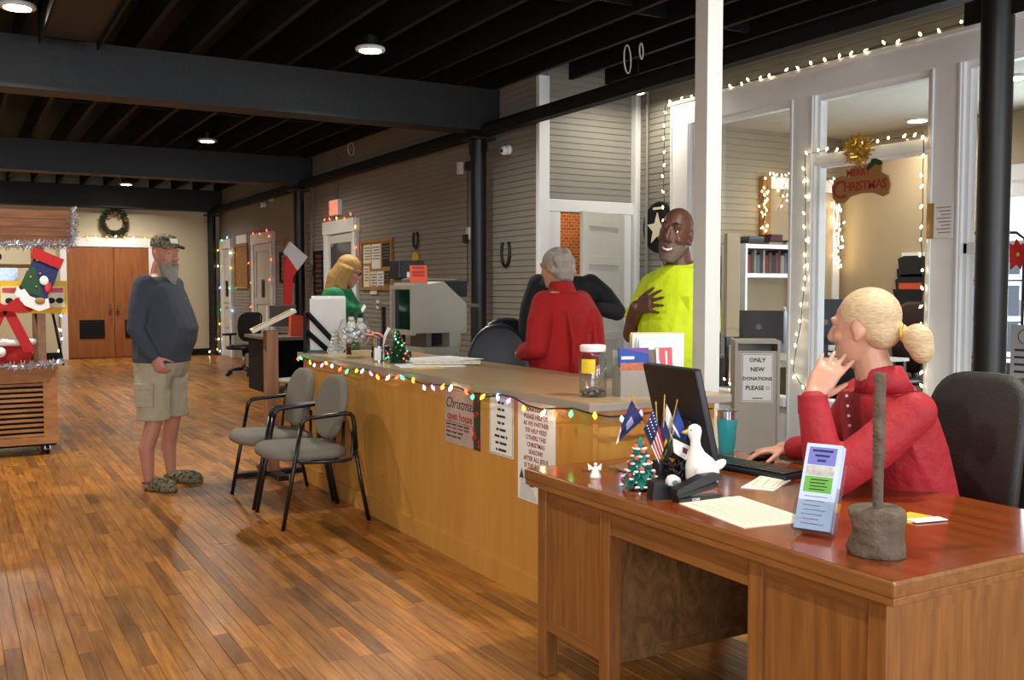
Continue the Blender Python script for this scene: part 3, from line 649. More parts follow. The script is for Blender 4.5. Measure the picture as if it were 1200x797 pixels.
for xx, yy in ((.655, Yc + .10), (.655, Yc + .65)): B((xx, yy, .76), (xx + .065, yy + .06, 2.05), 'post', 'oak_frame', kc)
sg = B((X0c, Yc - .0, 1.80), (.93, Yc + .02, 2.10), 'sign_backing', 'rough_wood', kc)
for k in range(4): B((X0c, Yc - .02, 1.805 + k * .0735), (.93 - (k % 2) * .006, Yc, 1.875 + k * .0735), 'plank', 'rough_wood', sg)
for zz in (1.62, 1.30): B((X0c, Yc + .3, zz), (.655, Yc + .62, zz + .025), 'shelf', 'cart_wood', kc)
for xx in (.72, .86): MB().tube([(xx, Yc + .2, .76), (xx - .06, Yc + .55, 1.3)], .012).build('easel_leg', 'black_metal', kc)
# ================================================================ ceiling lamps
canm = {}
def can_light(x, y, z, lbl, grp):
    t = thing('ceiling_light', lbl, 'ceiling light', (x, y, z), grp)
    MB().lathe([(.125, 0), (.13, .012), (.125, .03), (.10, .035)], (x, y, z), 24).build('rim', 'white', t, True)
    MB().lathe([(.0, -.004), (.095, -.004), (.095, .0), (0, .0)], (x, y, z), 24).build('diffuser', 'lamp', t)
    MB().lathe([(.09, .03), (.09, .12)], (x, y, z), 16).build('housing', 'black_metal', t, 40)
CL = ['round warm ceiling light in the joist bay before the near black beam', 'round warm ceiling light between near and middle black beams', 'round warm ceiling light by the cream end wall', 'round warm ceiling light beside the hanging duct', 'round warm ceiling light above the open floor between near and middle beams', 'round warm ceiling light over the kiosk side before the end wall', 'round warm ceiling light above the reception desk', 'round warm ceiling light above the open floor before the desk', 'round warm ceiling light by the left wall before the near beam', 'round warm ceiling light by the left wall beyond the near beam', 'round warm ceiling light by the left wall near the street front']
for i, (x, y) in enumerate(CANS): can_light(x, y, 3.49, CL[i], 'hall ceiling lights')
for i, (x, y) in enumerate(OFFCANS): can_light(x, y, 3.25, ['round ceiling light of the office above the wall files', 'round ceiling light of the office near the rear exit', 'round ceiling light of the office by the bookshelf'][i], 'office ceiling lights')

# ================================================================ string lights
bulb_meshes = {}
def bulb_mesh(m, r):
    if (m, r) not in bulb_meshes:
        me = MB().lathe([(.0, -2.2 * r), (.55 * r, -1.6 * r), (r, -.4 * r), (.8 * r, .5 * r), (.45 * r, .9 * r), (.45 * r, 1.6 * r), (0, 1.6 * r)], n=8).mesh('bulb'); me.materials.append(M[m]); shade(me); bulb_meshes[(m, r)] = me
    return bulb_meshes[(m, r)]
def string_lights(lbl, pts, gap, cols, r=.013, off=(0, 0, -.02), wire='wire_green', jit=.012, wr=.0035, grp='festive string lights'):
    pts = [Vector(p) for p in pts]; t = thing('string_lights', lbl, 'string lights', pts[0], grp)
    fine = []
    for a, b in zip(pts, pts[1:]):
        n = max(1, int((b - a).length / .12))
        for k in range(n): fine.append(a.lerp(b, k / n) + Vector([random.uniform(-jit, jit) * .5 for _ in range(3)]))
    fine.append(pts[-1])
    MB().tube(fine, wr, 5).build('wire', wire, t)
    acc = gap * .5; i = 0
    for a, b in zip(fine, fine[1:]):
        L = (b - a).length
        while acc < L:
            p = a.lerp(b, acc / L) + Vector(off) + Vector([random.uniform(-jit, jit) for _ in range(3)])
            o = link(bulb_mesh(cols[i % len(cols)], r), 'bulb', t); o.location = p
            o.rotation_euler = (random.uniform(-.8, .8), random.uniform(-.8, .8), 0); i += 1; acc += gap * random.uniform(.75, 1.25)
        acc -= L
    return t
W = ['bulb_warm']
xs = 6.30
string_lights('warm white string lights along the top of the office window frame', [(xs, 2.3, 3.31), (xs, 4.6, 3.31), (xs, 6.2, 3.30), (xs, 7.86, 3.30)], .15, W, .0095, (0, 0, .012))
string_lights('warm white string lights down the left edge of the office window frame', [(xs, 7.87, 3.28), (xs, 7.88, 2.6), (xs, 7.87, 2.0), (xs, 7.88, 1.3)], .13, W, .0095, (-.01, 0, 0))
string_lights('warm white string lights framing the middle office window bay', [(xs, 5.93, .55), (xs, 6.10, .72), (xs, 6.02, 1.1), (xs, 5.97, 1.6), (xs, 5.985, 2.56), (xs, 5.4, 2.58), (xs, 4.83, 2.585), (xs, 4.83, 1.7), (xs, 4.80, 1.0), (xs, 4.80, .6)], .115, W, .009, (-.012, 0, 0))
string_lights('warm white string lights trailing along the right office window sill', [(6.26, 4.5, .50), (6.25, 4.0, .49), (6.26, 3.3, .5), (6.26, 2.6, .5)], .12, W, .009, (0, 0, .012))
string_lights('icicle string lights down the left side of the picture frame in the office', [(8.62, 8.40, 2.74), (8.22, 8.40, 2.75), (8.18, 8.40, 2.3), (8.22, 8.40, 1.98), (8.16, 8.40, 2.6), (8.24, 8.40, 2.1)], .075, W, .009, (0, -.01, 0), jit=.05)
string_lights('short icicle string lights hanging inside the office picture frame', [(8.35, 8.40, 2.74), (8.52, 8.40, 2.72), (8.44, 8.40, 2.5), (8.55, 8.40, 2.62), (8.40, 8.40, 2.35)], .08, W, .009, (0, -.01, 0), jit=.04)
string_lights('dense icicle string lights down the right side of the office picture frame', [(9.15, 8.40, 2.74), (9.36, 8.40, 2.74), (9.38, 8.40, 2.2), (9.42, 8.40, 1.65), (9.32, 8.40, 2.5), (9.44, 8.40, 1.9), (9.36, 8.40, 1.7)], .07, W, .010, (0, -.01, 0), jit=.06)
MC = ['bulb_red', 'bulb_green', 'bulb_orange', 'bulb_blue', 'bulb_pink', 'bulb_orange', 'bulb_warm']
pts = []
for k in range(33):
    f = k / 32; pts.append((2.246, 7.15 - f * 3.87, .912 + .012 * math.sin(f * 40)))
pts += [(2.35, 3.275, .895), (2.6, 3.272, .91), (2.9, 3.275, .90)]
string_lights('multicoloured string lights along the counter edge', pts, .125, MC, .0095, (-.012, 0, -.010), wr=.004)
string_lights('multicoloured string lights around the white door next to the far column', [(5.12, 21.75, .15), (5.12, 21.75, 2.5), (5.12, 20.75, 2.53), (5.12, 20.75, .8)], .42, ['bulb_warm', 'bulb_orange', 'bulb_green', 'bulb_blue'], .014, jit=.03)
string_lights('red string lights around the white door beside the framed boards', [(5.12, 19.25, .9), (5.12, 19.25, 1.8), (5.12, 19.2, 2.53), (5.12, 17.73, 2.53), (5.12, 17.71, 1.5)], .42, ['bulb_red'], .014, jit=.03)
string_lights('red string lights around the half glazed door under the exit sign', [(5.12, 14.95, 2.52), (5.12, 13.47, 2.53), (5.12, 13.47, 1.6)], .32, ['bulb_red', 'bulb_red', 'bulb_orange'], .013, jit=.03)
string_lights('orange string lights over the brown double doors', [(2.4, 21.88, 2.52), (3.0, 21.87, 2.55), (3.6, 21.88, 2.53), (3.9, 21.88, 2.54)], .2, ['bulb_orange', 'bulb_warm'], .013)
string_lights('multicoloured string lights at the foot of the far column', [(4.8, 21.7, .1), (5.05, 21.6, .12), (5.1, 21.5, .1), (4.9, 21.65, .25)], .2, ['bulb_warm', 'bulb_blue', 'bulb_orange'], .015)

# ================================================================ things on the walls
def framed(name, lbl, cat, y0, y1, z0, z1, fm, bm, x=5.195, bars=0):
    t = thing(name, lbl, cat, (x, (y0 + y1) / 2, z0)); f = .045
    B((x - .012, y0 + f, z0 + f), (x, y1 - f, z1 - f), 'board', bm, t)
    for a, b, c, d in ((y0, y1, z0, z0 + f), (y0, y1, z1 - f, z1), (y0, y0 + f, z0 + f, z1 - f), (y1 - f, y1, z0 + f, z1 - f)): B((x - .03, a, c), (x, b, d), 'frame_bar', fm, t)
    return t
p = framed('framed_poster', 'tall framed sepia poster between the two far white doors', 'poster', 19.6, 20.6, 1.45, 2.35, 'oak_frame', mat('poster_print', '9a6a3c', .6, var=.5, scale=7))
B((5.185, 19.7, 2.37), (5.199, 20.5, 2.54), 'header_card', 'paper', p)
p = framed('plaque_board', 'dark framed plaque board left of the stocking column', 'plaque', 16.55, 17.4, 1.55, 2.1, 'black_wood', 'rough_wood')
B((5.18, 16.75, 2.14), (5.199, 17.2, 2.34), 'title_plate', 'cork', p)
for k in range(6): B((5.178, 16.62, 1.62 + k * .075), (5.184, 17.33, 1.66 + k * .075), 'name_strip', 'black_metal', p)
p = framed('plaque_board', 'dark framed plaque board right of the stocking column', 'plaque', 15.05, 15.5, 1.2, 2.05, 'black_wood', 'rough_wood')
for k in range(9): B((5.178, 15.11, 1.27 + k * .08), (5.184, 15.44, 1.31 + k * .08), 'name_strip', 'black_metal', p)
bu = framed('bulletin_board', 'oak framed cork bulletin board covered with pinned papers', 'bulletin board', 12.25, 13.38, 1.42, 2.13, 'oak_frame', 'cork')
for i, (a, b, c, d, m_) in enumerate([(12.32, 12.6, 1.74, 2.06, 'ink'), (12.66, 12.98, 1.72, 2.06, 'paper'), (13.02, 13.3, 1.80, 2.06, 'paper_cream'), (12.34, 12.52, 1.5, 1.68, 'ink'), (12.56, 12.78, 1.47, 1.68, 'paper'), (12.80, 13.05, 1.36, 1.68, 'paper_cream'), (13.08, 13.3, 1.46, 1.76, 'paper_cream')]):
    s_ = B((5.180, a, c), (5.184, b, d), 'pinned_paper', m_, bu)
    for k in range(5): MB().box((5.1785, a + .03, d - .05 - k * .04), (5.18, b - .03 - .03 * (k % 2), d - .035 - k * .04)).build('print_line', 'beige_dark', s_)
def horseshoe(y, z, lbl, s=1.0):
    pts = [(5.185, y + s * .075 * math.cos(a), z + s * .10 * math.sin(a)) for a in [math.radians(100 + 340 * k / 16 - 0) for k in range(17)]]
    hp = [(.052, .105), (.066, .06), (.07, .0), (.055, -.06), (.03, -.09), (0, -.1)]
    pts = [(5.185, y + s * a, z + s * b) for a, b in hp + [(-a, b) for a, b in reversed(hp[:-1])]]
    tag(MB().tube(pts, .014 * s, 6).build('horseshoe', 'iron', None, True), lbl, 'horseshoe')
horseshoe(11.5, 2.05, 'small dark horseshoe hung above the microfilm reader'); horseshoe(9.16, 1.80, 'large rusty horseshoe hung between column and alcove', 1.25)
tag(MB().prism([(-.07, 0), (.07, 0), (.09, .07), (0, .12), (-.09, .07)], lambda a, b: (5.175, 11.5 + a, 1.80 + b), lambda a, b: (5.195, 11.5 + a, 1.80 + b)).build('wall_ornament', 'yellow'), 'small yellow wall ornament under the small horseshoe', 'ornament')
ex = thing('exit_sign', 'lit red exit sign above the half glazed door', 'exit sign', (5.17, 14.4, 2.55)); B((5.13, 14.22, 2.56), (5.199, 14.60, 2.80), 'housing', 'white', ex, .005); B((5.124, 14.24, 2.58), (5.131, 14.58, 2.78), 'face', 'exit', ex)
text('EXIT', 'lettering', 'white', ex, (5.1225, 14.41, 2.68), (0, -1, 0), (0, 0, 1), .15, bold=.02)
tag(MB().tube([(5.18, 14.4, 2.8), (5.18, 14.4, 3.5)], .012).build('conduit', 'beige_dark'), 'thin vertical conduit rising from the exit sign', 'conduit')
tag(MB().tube([(5.18, 15.54, 1.0), (5.18, 15.54, 3.1)], .012).build('conduit', 'beige_dark'), 'thin vertical conduit beside the stocking column', 'conduit')
tag(MB().tube([(6.37, 8.25, .3), (6.37, 8.25, 3.55)], .017).build('conduit', 'siding'), 'grey conduit running up the siding beside the round plaque', 'conduit')
tag(MB().tube([(5.185, 10.05, 1.5), (5.19, 10.06, 1.98), (5.19, 10.05, 2.8)], .005).build('cable', 'black_plastic'), 'thin black cable down the siding to the white outlet', 'cable')
def sec_cam(x, y, z, lbl):
    t = thing('security_camera', lbl, 'security camera', (x, y, z)); MB().lathe([(.05, 0), (.055, .02), (.05, .04)], (x, y, z), 16, TR((0, 0, 0), (0, -90, 0))).build('base', 'white', t, True); MB().ell((x - .07, y, z - .01), (.05, .05, .05)).build('dome', 'white', t, True); MB().ell((x - .105, y - .012, z - .015), (.022, .022, .022)).build('lens', 'black_plastic', t, True)
sec_cam(5.19, 9.07, 2.9, 'white dome camera on the siding between column and alcove')
sec_cam(5.19, 18.3, 3.02, 'white dome camera high above the door beside the framed boards')
tag(B((5.15, 17.8, 3.05), (5.199, 17.98, 3.2), 'junction_box', 'white', None, .01), 'white junction box high on the siding beside a dome camera', 'junction box')
tag(B((5.14, 10.16, 2.76), (5.199, 10.24, 2.90), 'motion_sensor', 'white', None, .012), 'white motion sensor high on the siding beside black siren', 'sensor')
t_ = thing('siren_box', 'small black siren box beside the white motion sensor', 'siren', (5.17, 9.98, 2.8)); B((5.14, 9.95, 2.78), (5.199, 10.04, 2.88), 'box', 'black_plastic', t_, .008); MB().lathe([(.03, 0), (.035, .01), (.0, .012)], (5.14, 9.995, 2.83), 12, TR((0, 0, 0), (0, -90, 0))).build('horn', 'black_metal', t_)
t_ = thing('wall_outlet', 'white outlet plate with a black plug on the siding', 'outlet', (5.19, 10.05, 1.98)); B((5.188, 10.0, 2.0), (5.199, 10.09, 2.14), 'plate', 'white', t_, .004); B((5.14, 10.03, 1.96), (5.188, 10.10, 2.06), 'plug', 'black_plastic', t_, .006)
t_ = thing('wall_thermostat', 'white thermostat plate on the siding by the bulletin board', 'thermostat', (5.19, 11.9, 1.2)); B((5.175, 12.72, 1.16), (5.199, 12.82, 1.28), 'plate', 'white', t_, .004); B((5.172, 12.745, 1.2), (5.176, 12.795, 1.24), 'display', 'black_plastic', t_)
# round plaque behind the man in yellow
rp_ = thing('round_plaque', 'round black plaque with cream star motif on the siding', 'plaque', (6.39, 8.06, 2.07))
MB().lathe([(.0, 0), (.25, 0), (.265, .015), (.25, .028), (0, .03)], (6.398, 8.06, 2.07), 32, TR((0, 0, 0), (0, -90, 0))).build('disc', 'black_wood', rp_, 40)
star = []
for k in range(10):
    a = math.radians(90 + 36 * k); r_ = .17 if k % 2 == 0 else .075; star.append((r_ * math.cos(a), r_ * math.sin(a)))
MB().prism(star, lambda a, b: (6.366, 8.06 + a, 2.05 + b), lambda a, b: (6.358, 8.06 + a, 2.05 + b)).build('star', 'paper_cream', rp_)
MB().box((6.358, 7.97, 2.25), (6.366, 8.13, 2.275)).build('lettering_bar', 'paper_cream', rp_)
# paper on the window post, picture card on left post
pn_ = thing('paper_notice', 'printed note taped to the white post of the office window', 'notice', (6.32, 4.7, 1.85))
MB().box((6.312, 4.58, 1.80), (6.315, 4.80, 2.06), 0, TR((0, 0, 0))).build('sheet', 'paper', pn_); MB().box((6.3105, 4.74, 1.80), (6.312, 4.80, 2.06)).build('orange_band', 'cork', pn_)
for k in range(8): MB().box((6.3105, 4.60, 2.02 - k * .026), (6.312, 4.72 - .02 * (k % 3), 2.026 - k * .026)).build('print_line', 'beige_dark', pn_)
pn_ = thing('paper_notice', 'pink card on the white window post behind the man in yellow', 'notice', (6.32, 7.6, 1.9)); MB().box((6.314, 7.56, 1.83), (6.317, 7.76, 2.2)).build('sheet', mat('pink_card', 'cf8f83', .7), pn_)
MB().box((6.312, 7.6, 2.05), (6.314, 7.72, 2.12)).build('print_line', 'ink_red', pn_)
# gold bow and wooden greeting sign in the middle bay
bw = thing('gold_bow', 'glittery gold tinsel bow on the window transom', 'bow', (6.29, 5.41, 2.5))
mb = MB()
for k in range(420):
    d0 = Vector((random.gauss(0, 1), random.gauss(0, 1), random.gauss(0, 1))).normalized(); c = Vector((6.265, 5.41, 2.53)) + Vector((d0.x * .04, d0.y * .13, d0.z * .11)) * random.random() ** .5
    d = Vector((random.gauss(0, .5), random.gauss(0, 1), random.gauss(0, 1))).normalized() * random.uniform(.03, .06); s_ = d.cross(Vector((1, random.uniform(-1, 1), .2))).normalized() * .006
    if (c + d).x > 6.31: d.x = -abs(d.x)
    mb.quad(c - s_, c + s_, c + d + s_, c + d - s_)
mb.build('tinsel_loops', 'gold', bw); MB().ell((6.26, 5.41, 2.53), .03).build('knot', 'gold', bw, True)
gs = thing('greeting_sign', 'wooden Merry Christmas sign hung in the middle window bay', 'sign', (6.30, 5.41, 2.2))
def gf(a, b): return (6.30, 5.41 - a, 2.235 + b)
outl = [(-.28, -.06), (-.29, .03), (-.26, .09), (-.20, .11), (-.10, .09), (-.12, .14), (-.08, .17), (.06, .17), (.10, .20), (.2, .19), (.2, .10), (.26, .07), (.285, .0), (.27, -.07), (.22, -.09), (.12, -.05), (0, -.045), (-.1, -.065), (-.17, -.11), (-.24, -.11)]
MB().prism(outl, gf, lambda a, b: (6.318, 5.41 - a, 2.235 + b)).build('board', mat('gingerbread', 'a8743a', .5), gs)
text('MERRY', 'lettering', 'ink_red', gs, (6.2985, 5.41 + .02, 2.355), (0, -1, 0), (0, 0, 1), .078, bold=.02); text('C', 'lettering', 'ink_red', gs, (6.2985, 5.62, 2.225), (0, -1, 0), (0, 0, 1), .21, bold=.015); text('HRISTMAS', 'lettering', 'ink_red', gs, (6.2985, 5.365, 2.245), (0, -1, 0), (0, 0, 1), .10, spacing=.9, bold=.02)
MB().ell((6.297, 5.25, 2.42), (.006, .06, .022), mtx=TR((0, 0, 0), (20, 0, 0))).build('holly_leaf', 'green', gs); MB().ell((6.297, 5.30, 2.40), (.006, .055, .02), mtx=TR((0, 0, 0), (-30, 0, 0))).build('holly_leaf', 'green', gs)
MB().tube([(6.31, 5.3, 2.44), (6.31, 5.41, 2.5), (6.31, 5.5, 2.38)], .003, 5).build('hanging_cord', 'gold', gs)
# wreath on the end wall: evergreen square-ish ring
wr_ = thing('wreath', 'evergreen wreath with small ornaments on the cream end wall', 'wreath', (3.03, 21.9, 2.6)); mb = MB()
for k in range(700):
    a = random.uniform(0, 2 * math.pi); rr = .215 * (1 + .12 * abs(math.sin(2 * a)) ** 2) ; c = Vector((3.03 + rr * 1.05 * math.cos(a), 21.91 - random.uniform(0, .07), 2.83 + rr * 1.05 * math.sin(a)))
    d = Vector((random.uniform(-1, 1), random.uniform(-.7, .1), random.uniform(-1, 1))).normalized() * random.uniform(.06, .10); s_ = d.cross(Vector((.3, 1, .2))).normalized() * .011
    mb.quad(c - s_, c + s_, c + d)
mb.build('needles', 'ever', wr_); MB().tube([(3.03 + .22 * math.cos(2 * math.pi * k / 24), 21.93, 2.83 + .22 * math.sin(2 * math.pi * k / 24)) for k in range(24)], .05, 8, True).build('ring', 'ever', wr_, True)
for k in range(26):
    a = random.uniform(0, 6.28); r_ = random.uniform(.15, .28); MB().ell((3.03 + r_ * math.cos(a), 21.85, 2.83 + r_ * math.sin(a)), .018, 8, 6).build('ornament', random.choice(['gold', 'red_gloss', 'cork']), wr_, True)
# cable loops at the ceiling
def loop(c, r, lbl, tilt=0):
    pts = [Vector(c) + Vector((r * math.cos(a) * .8, r * .6 * math.cos(a), r * math.sin(a) * 1.15)) for a in [2 * math.pi * k / 20 for k in range(20)]]
    tag(MB().tube(pts, .006, 6, True).build('cable_loop', 'wire_white'), lbl, 'cable')
loop((5.0, 6.75, 3.36), .10, 'large white cable loop hanging by the alcove corner board'); loop((5.03, 6.6, 3.40), .055, 'small white cable loop hanging by the alcove corner board'); loop((5.08, 13.5, 3.45), .08, 'white cable loop under the ceiling above the bulletin board')

# ---- red stocking on the column
sk = thing('stocking', 'long red stocking with silver sequin cuff hung on an iron column', 'stocking', (4.82, 15.5, 1.2))
def skf(off): return lambda a, b: (4.86 + a * .70, 15.52 - a * .4 - off, 1.95 + b)
MB().prism([(-.13, .22), (.09, -.02), (-.02, -.14), (-.24, .08)][::-1], skf(0), skf(.07)).build('cuff_back', 'silver', sk)
MB().prism([(-.12, .25), (.23, .0), (.02, -.22), (-.18, .02)], skf(-.01), skf(.10)).build('cuff', 'silver', sk)
MB().prism([(-.20, .03), (.03, -.21), (-.06, -.32), (-.09, -.60), (-.10, -.80), (-.16, -.86), (-.24, -.80), (-.23, -.5), (-.22, -.2)], skf(.0), skf(.09)).build('leg', 'red', sk)

# ================================================================ kiosk cart dressing
def tinsel(name, lbl, pts, n, r, m='silver'):
    mb = MB(); pts = [Vector(p) for p in pts]; segs = list(zip(pts, pts[1:])); tot = sum((b - a).length for a, b in segs)
    for k in range(n):
        x = random.random() * tot
        for a, b in segs:
            L = (b - a).length
            if x <= L: c = a.lerp(b, x / L); break
            x -= L
        d = Vector((random.gauss(0, 1), random.gauss(0, 1), random.gauss(0, 1))).normalized() * r * random.uniform(.6, 1.15); s_ = d.cross(Vector((random.random(), .5, 1))).normalized() * .004
        mb.quad(c - s_, c + s_, c + d + s_, c + d - s_)
    mb.tube(pts, .006, 5); return tag(mb.build(name, m), lbl, 'garland')
tinsel('tinsel_garland', 'silver tinsel garland framing the edge of the plank sign', [(-1.2, 9.2, 1.77), (.2, 9.2, 1.78), (.5, 9.2, 1.80), (.93, 9.2, 1.81), (.95, 9.2, 2.0), (.94, 9.2, 2.10)], 1500, .055)
tinsel('tinsel_garland', 'silver tinsel garland lying along the cart deck edge', [(-1.2, 9.22, .78), (.2, 9.21, .79), (.55, 9.21, .775), (.83, 9.23, .79)], 1100, .05)
tinsel('tinsel_garland', 'short silver tinsel garland hung below the stocking cart shelf', [(.68, 9.5, 1.33), (.8, 9.45, 1.25), (.86, 9.45, 1.26)], 200, .05)
string_lights('cool white string lights down the cart post', [(.84, 9.5, 1.25), (.86, 9.55, 1.0), (.83, 9.55, .82)], .1, ['bulb_blue', 'bulb_warm'], .01)
# Christmas stocking on the cart: navy and green with a red cuff, white fur edge and appliqué
ck = thing('stocking', 'dark blue and green Christmas stocking with red cuff on the cart post', 'stocking', (.62, 9.2, 1.2))
def cf(off): return lambda a, b: (.69 + a, 9.21 - off, 1.48 + b)
body = [(-.05, .24), (.14, .16), (.10, .02), (.04, -.10), (.03, -.2), (-.02, -.22), (-.14, -.17), (-.20, -.10), (-.19, -.04), (-.13, .02), (-.10, .12)]
MB().prism(body, cf(0), cf(.05)).build('body', 'navy', ck)
MB().prism([(-.06, .30), (.17, .20), (.135, .115), (-.085, .215)], cf(-.005), cf(.062)).build('cuff', 'red', ck)
MB().prism([(-.12, .10), (-.06, .14), (-.02, -.02), (.0, -.12), (-.12, -.08), (-.17, -.02)], cf(.05), cf(.054)).build('tree_applique', 'green', ck)
MB().prism([(-.215, -.09), (-.19, -.02), (-.17, -.06), (-.14, -.05), (-.10, -.11), (-.03, -.14), (.04, -.13), (.05, -.21), (-.03, -.24), (-.14, -.19)], cf(.045), cf(.057)).build('snow_edge', 'white', ck)
MB().ell((.70, 9.152, 1.50), (.035, .008, .04)).build('santa_beard', 'white', ck, True); MB().ell((.73, 9.154, 1.44), (.03, .006, .05)).build('santa_coat', 'red_gloss', ck, True)
for a, b in ((-.04, .19), (-.02, .08), (-.09, .05), (-.05, -.03)): MB().ell((.69 + a, 9.155, 1.48 + b), .009, 8, 6).build('sequin', 'gold', ck, True)
MB().ell((.665, 9.15, 1.33), (.04, .008, .028)).build('reindeer_patch', 'cork', ck, True)
yb = thing('yellow_sign', 'yellow photo sign board mounted across the cart post', 'sign', (.65, 9.33, 1.2)); B((.36, 9.31, 1.22), (.89, 9.33, 1.50), 'board', 'yellow', yb)
for a, b in ((.38, .56), (.72, .87)):
    ph = B((a, 9.305, 1.27), (b, 9.312, 1.45), 'photo_card', 'paper_cream', yb); B((a + .01, 9.302, 1.40), (b - .01, 9.306, 1.44), 'red_strip', 'red_gloss', ph); MB().ell(((a + b) / 2 - .03, 9.303, 1.33), (.03, .004, .025)).build('eye_motif', 'ink', ph); MB().ell(((a + b) / 2 + .035, 9.303, 1.33), (.03, .004, .025)).build('eye_motif', 'ink', ph)
# red bow
rb = thing('ribbon_bow', 'large red velvet bow with tails hung on the cart', 'bow', (.42, 9.2, .95))
for s in (-1, 1):
    MB().loft([[(.40 + s * d, 9.18 - .03 * math.cos(d * 9) + o, 1.27 + b * k + d * .25) for b, o in ((-1, 0), (1, 0), (1, -.012), (-1, -.012))] for d, k in ((.0, .02), (.06, .05), (.14, .075), (.2, .08), (.22, .06))]).build('loop', 'red', rb)
    MB().loft([[(.40 + s * (.02 + t_ * .16) + x, 9.17 + o, 1.26 - t_ * .36) for x, o in ((-.045, 0), (.045, 0), (.045, -.008), (-.045, -.008))] for t_ in (0, .25, .5, .75, 1)]).build('tail', 'red', rb)
MB().ell((.40, 9.16, 1.27), (.035, .025, .03)).build('knot', 'red', rb, True)
# santa hat bucket on the deck
sb = thing('santa_bucket', 'red Santa bucket with white fur brim on the cart deck', 'bucket', (.47, 9.36, .76))
MB().lathe([(.10, .765), (.13, .80), (.15, .96), (.13, .97)], (.47, 9.36, 0), 20).build('pail', 'red', sb, True); MB().tube([(.47 + .15 * math.cos(2 * math.pi * k / 20), 9.36 + .15 * math.sin(2 * math.pi * k / 20), .98) for k in range(20)], .03, 8, True).build('fur_brim', 'white', sb, True)
MB().ell((.36, 9.22, .90), .045).build('pompom', 'white', sb, True)
# silver framed photograph and ornament on the cart shelf
pf = thing('picture_frame', 'silver glittery picture frame on the cart shelf', 'picture frame', (.3, 9.6, 1.645)); MB().box((.12, 9.46, 1.36), (.52, 9.48, 1.61)).build('glitter_panel', mat('glitter_panel', 'a9b3bd', .3, metal=.7, var=.6, scale=55), pf); B((.10, 9.455, 1.326), (.54, 9.485, 1.36), 'frame_bar', 'silver', pf)
tag(MB().ell((.36, 9.33, 1.70), .035).lathe([(.012, .03), (.012, .045)], (.36, 9.33, 1.70), 8).build('bauble', mat('blue_bauble', '1f57b8', .12, metal=.6), None, True), 'shiny blue bauble hanging under the plank sign', 'bauble')

# ================================================================ on the counter
def lines(parent, x, y0, y1, zs, h, m, axis='y', name='print_line'):
    for k, z in enumerate(zs): MB().box((x, y0 + .01 * (k % 3), z), (x + .0008, y1 - .012 * ((k * 2) % 3), z + h)).build(name, m, parent)
# three notices on the counter front (plane x = 2.29)
xf = 2.2885
ps1 = thing('counter_poster', 'Christmas open house poster with holly edge on the counter front', 'poster', (xf, 4.5, .61)); B((xf - .001, 4.295, .612), (2.2895, 4.70, .905), 'sheet', mat('poster_grey', 'b9a49b', .5, var=.25, scale=10), ps1)
MB().box((xf - .0016, 4.295, .612), (xf - .001, 4.37, .905)).build('foliage_edge', mat('foliage_print', '2c3a22', .6, var=.5, scale=70), ps1)
for k in range(14): MB().ell((xf - .0012, random.uniform(4.30, 4.38), random.uniform(.63, .89)), (.0012, .013, .013), 8, 6).build('berry_print', 'red_gloss', ps1)
text('Christmas', 'lettering', 'ink', ps1, (xf - .0012, 4.53, .825), (0, -1, 0), (0, 0, 1), .08, shear=.35); text('open house', 'lettering', 'ink_red', ps1, (xf - .0012, 4.53, .757), (0, -1, 0), (0, 0, 1), .062, bold=.02); MB().box((xf - .0018, 4.38, .893), (xf - .001, 4.70, .8955)).build('rule', 'ink_red', ps1)
for z, n_, m_ in ((.708, 24, 'ink'), (.69, 24, 'ink_maroon'), (.668, 18, 'ink'), (.645, 15, 'ink')):
    mb = MB()
    for k in range(n_):
        if k % 6 != 5: mb.box((xf - .0018, 4.685 - k * .0115 - .009, z), (xf - .001, 4.685 - k * .0115, z + .010 - .003 * (k % 2)))
    mb.build('print_line', m_, ps1)
MB().box((xf - .0018, 4.38, .725), (xf - .001, 4.70, .7275)).build('rule', 'ink', ps1)
ps2 = thing('counter_poster', 'narrow white notice with bold black lines on the counter front', 'poster', (xf, 4.1, .62)); B((xf - .001, 3.97, .622), (2.2895, 4.203, .908), 'sheet', 'paper', ps2)
for a, b, c, d in ((3.975, 4.198, .627, .630), (3.975, 4.198, .900, .903), (3.975, 3.978, .627, .903), (4.195, 4.198, .627, .903)): MB().box((xf - .0016, a, c), (xf - .001, b, d)).build('border', 'beige_dark', ps2)
for i, words in enumerate([(3, 3), (4, 3), (10,), (4, 3), (3, 7), (6, 5, 2), (4, 8), (2, 9)]):     # small bold print, too small to read
    z = .872 - i * .0325; w_ = sum(words) * .0085 + (len(words) - 1) * .008; y_ = 4.0865 + w_ / 2; mb = MB()
    for n_ in words:
        for k in range(n_): mb.box((xf - .0018, y_ - .007, z), (xf - .001, y_, z + .013 - .003 * (k % 2))); y_ -= .0085
        y_ -= .008
    mb.build('print_line', 'ink', ps2)
ps3 = thing('counter_poster', 'long white donation poster with maroon lettering and snowman on the counter front', 'poster', (xf, 3.76, .45)); B((xf - .001, 3.60, .45), (2.2895, 3.925, .912), 'sheet', 'paper', ps3)
for i, s_ in enumerate(['DONATIONS!!!', 'PLEASE HELP US', 'AS WE PARTNER', 'TO HELP FEED', 'OTHERS THIS', 'CHRISTMAS', 'SEASON!!', 'AFTER ALL JESUS', 'IS THE REASON']): text(s_, 'lettering', 'ink_maroon', ps3, (xf - .0012, 3.765, .876 - i * .0325), (0, -1, 0), (0, 0, 1), .029, bold=.018)
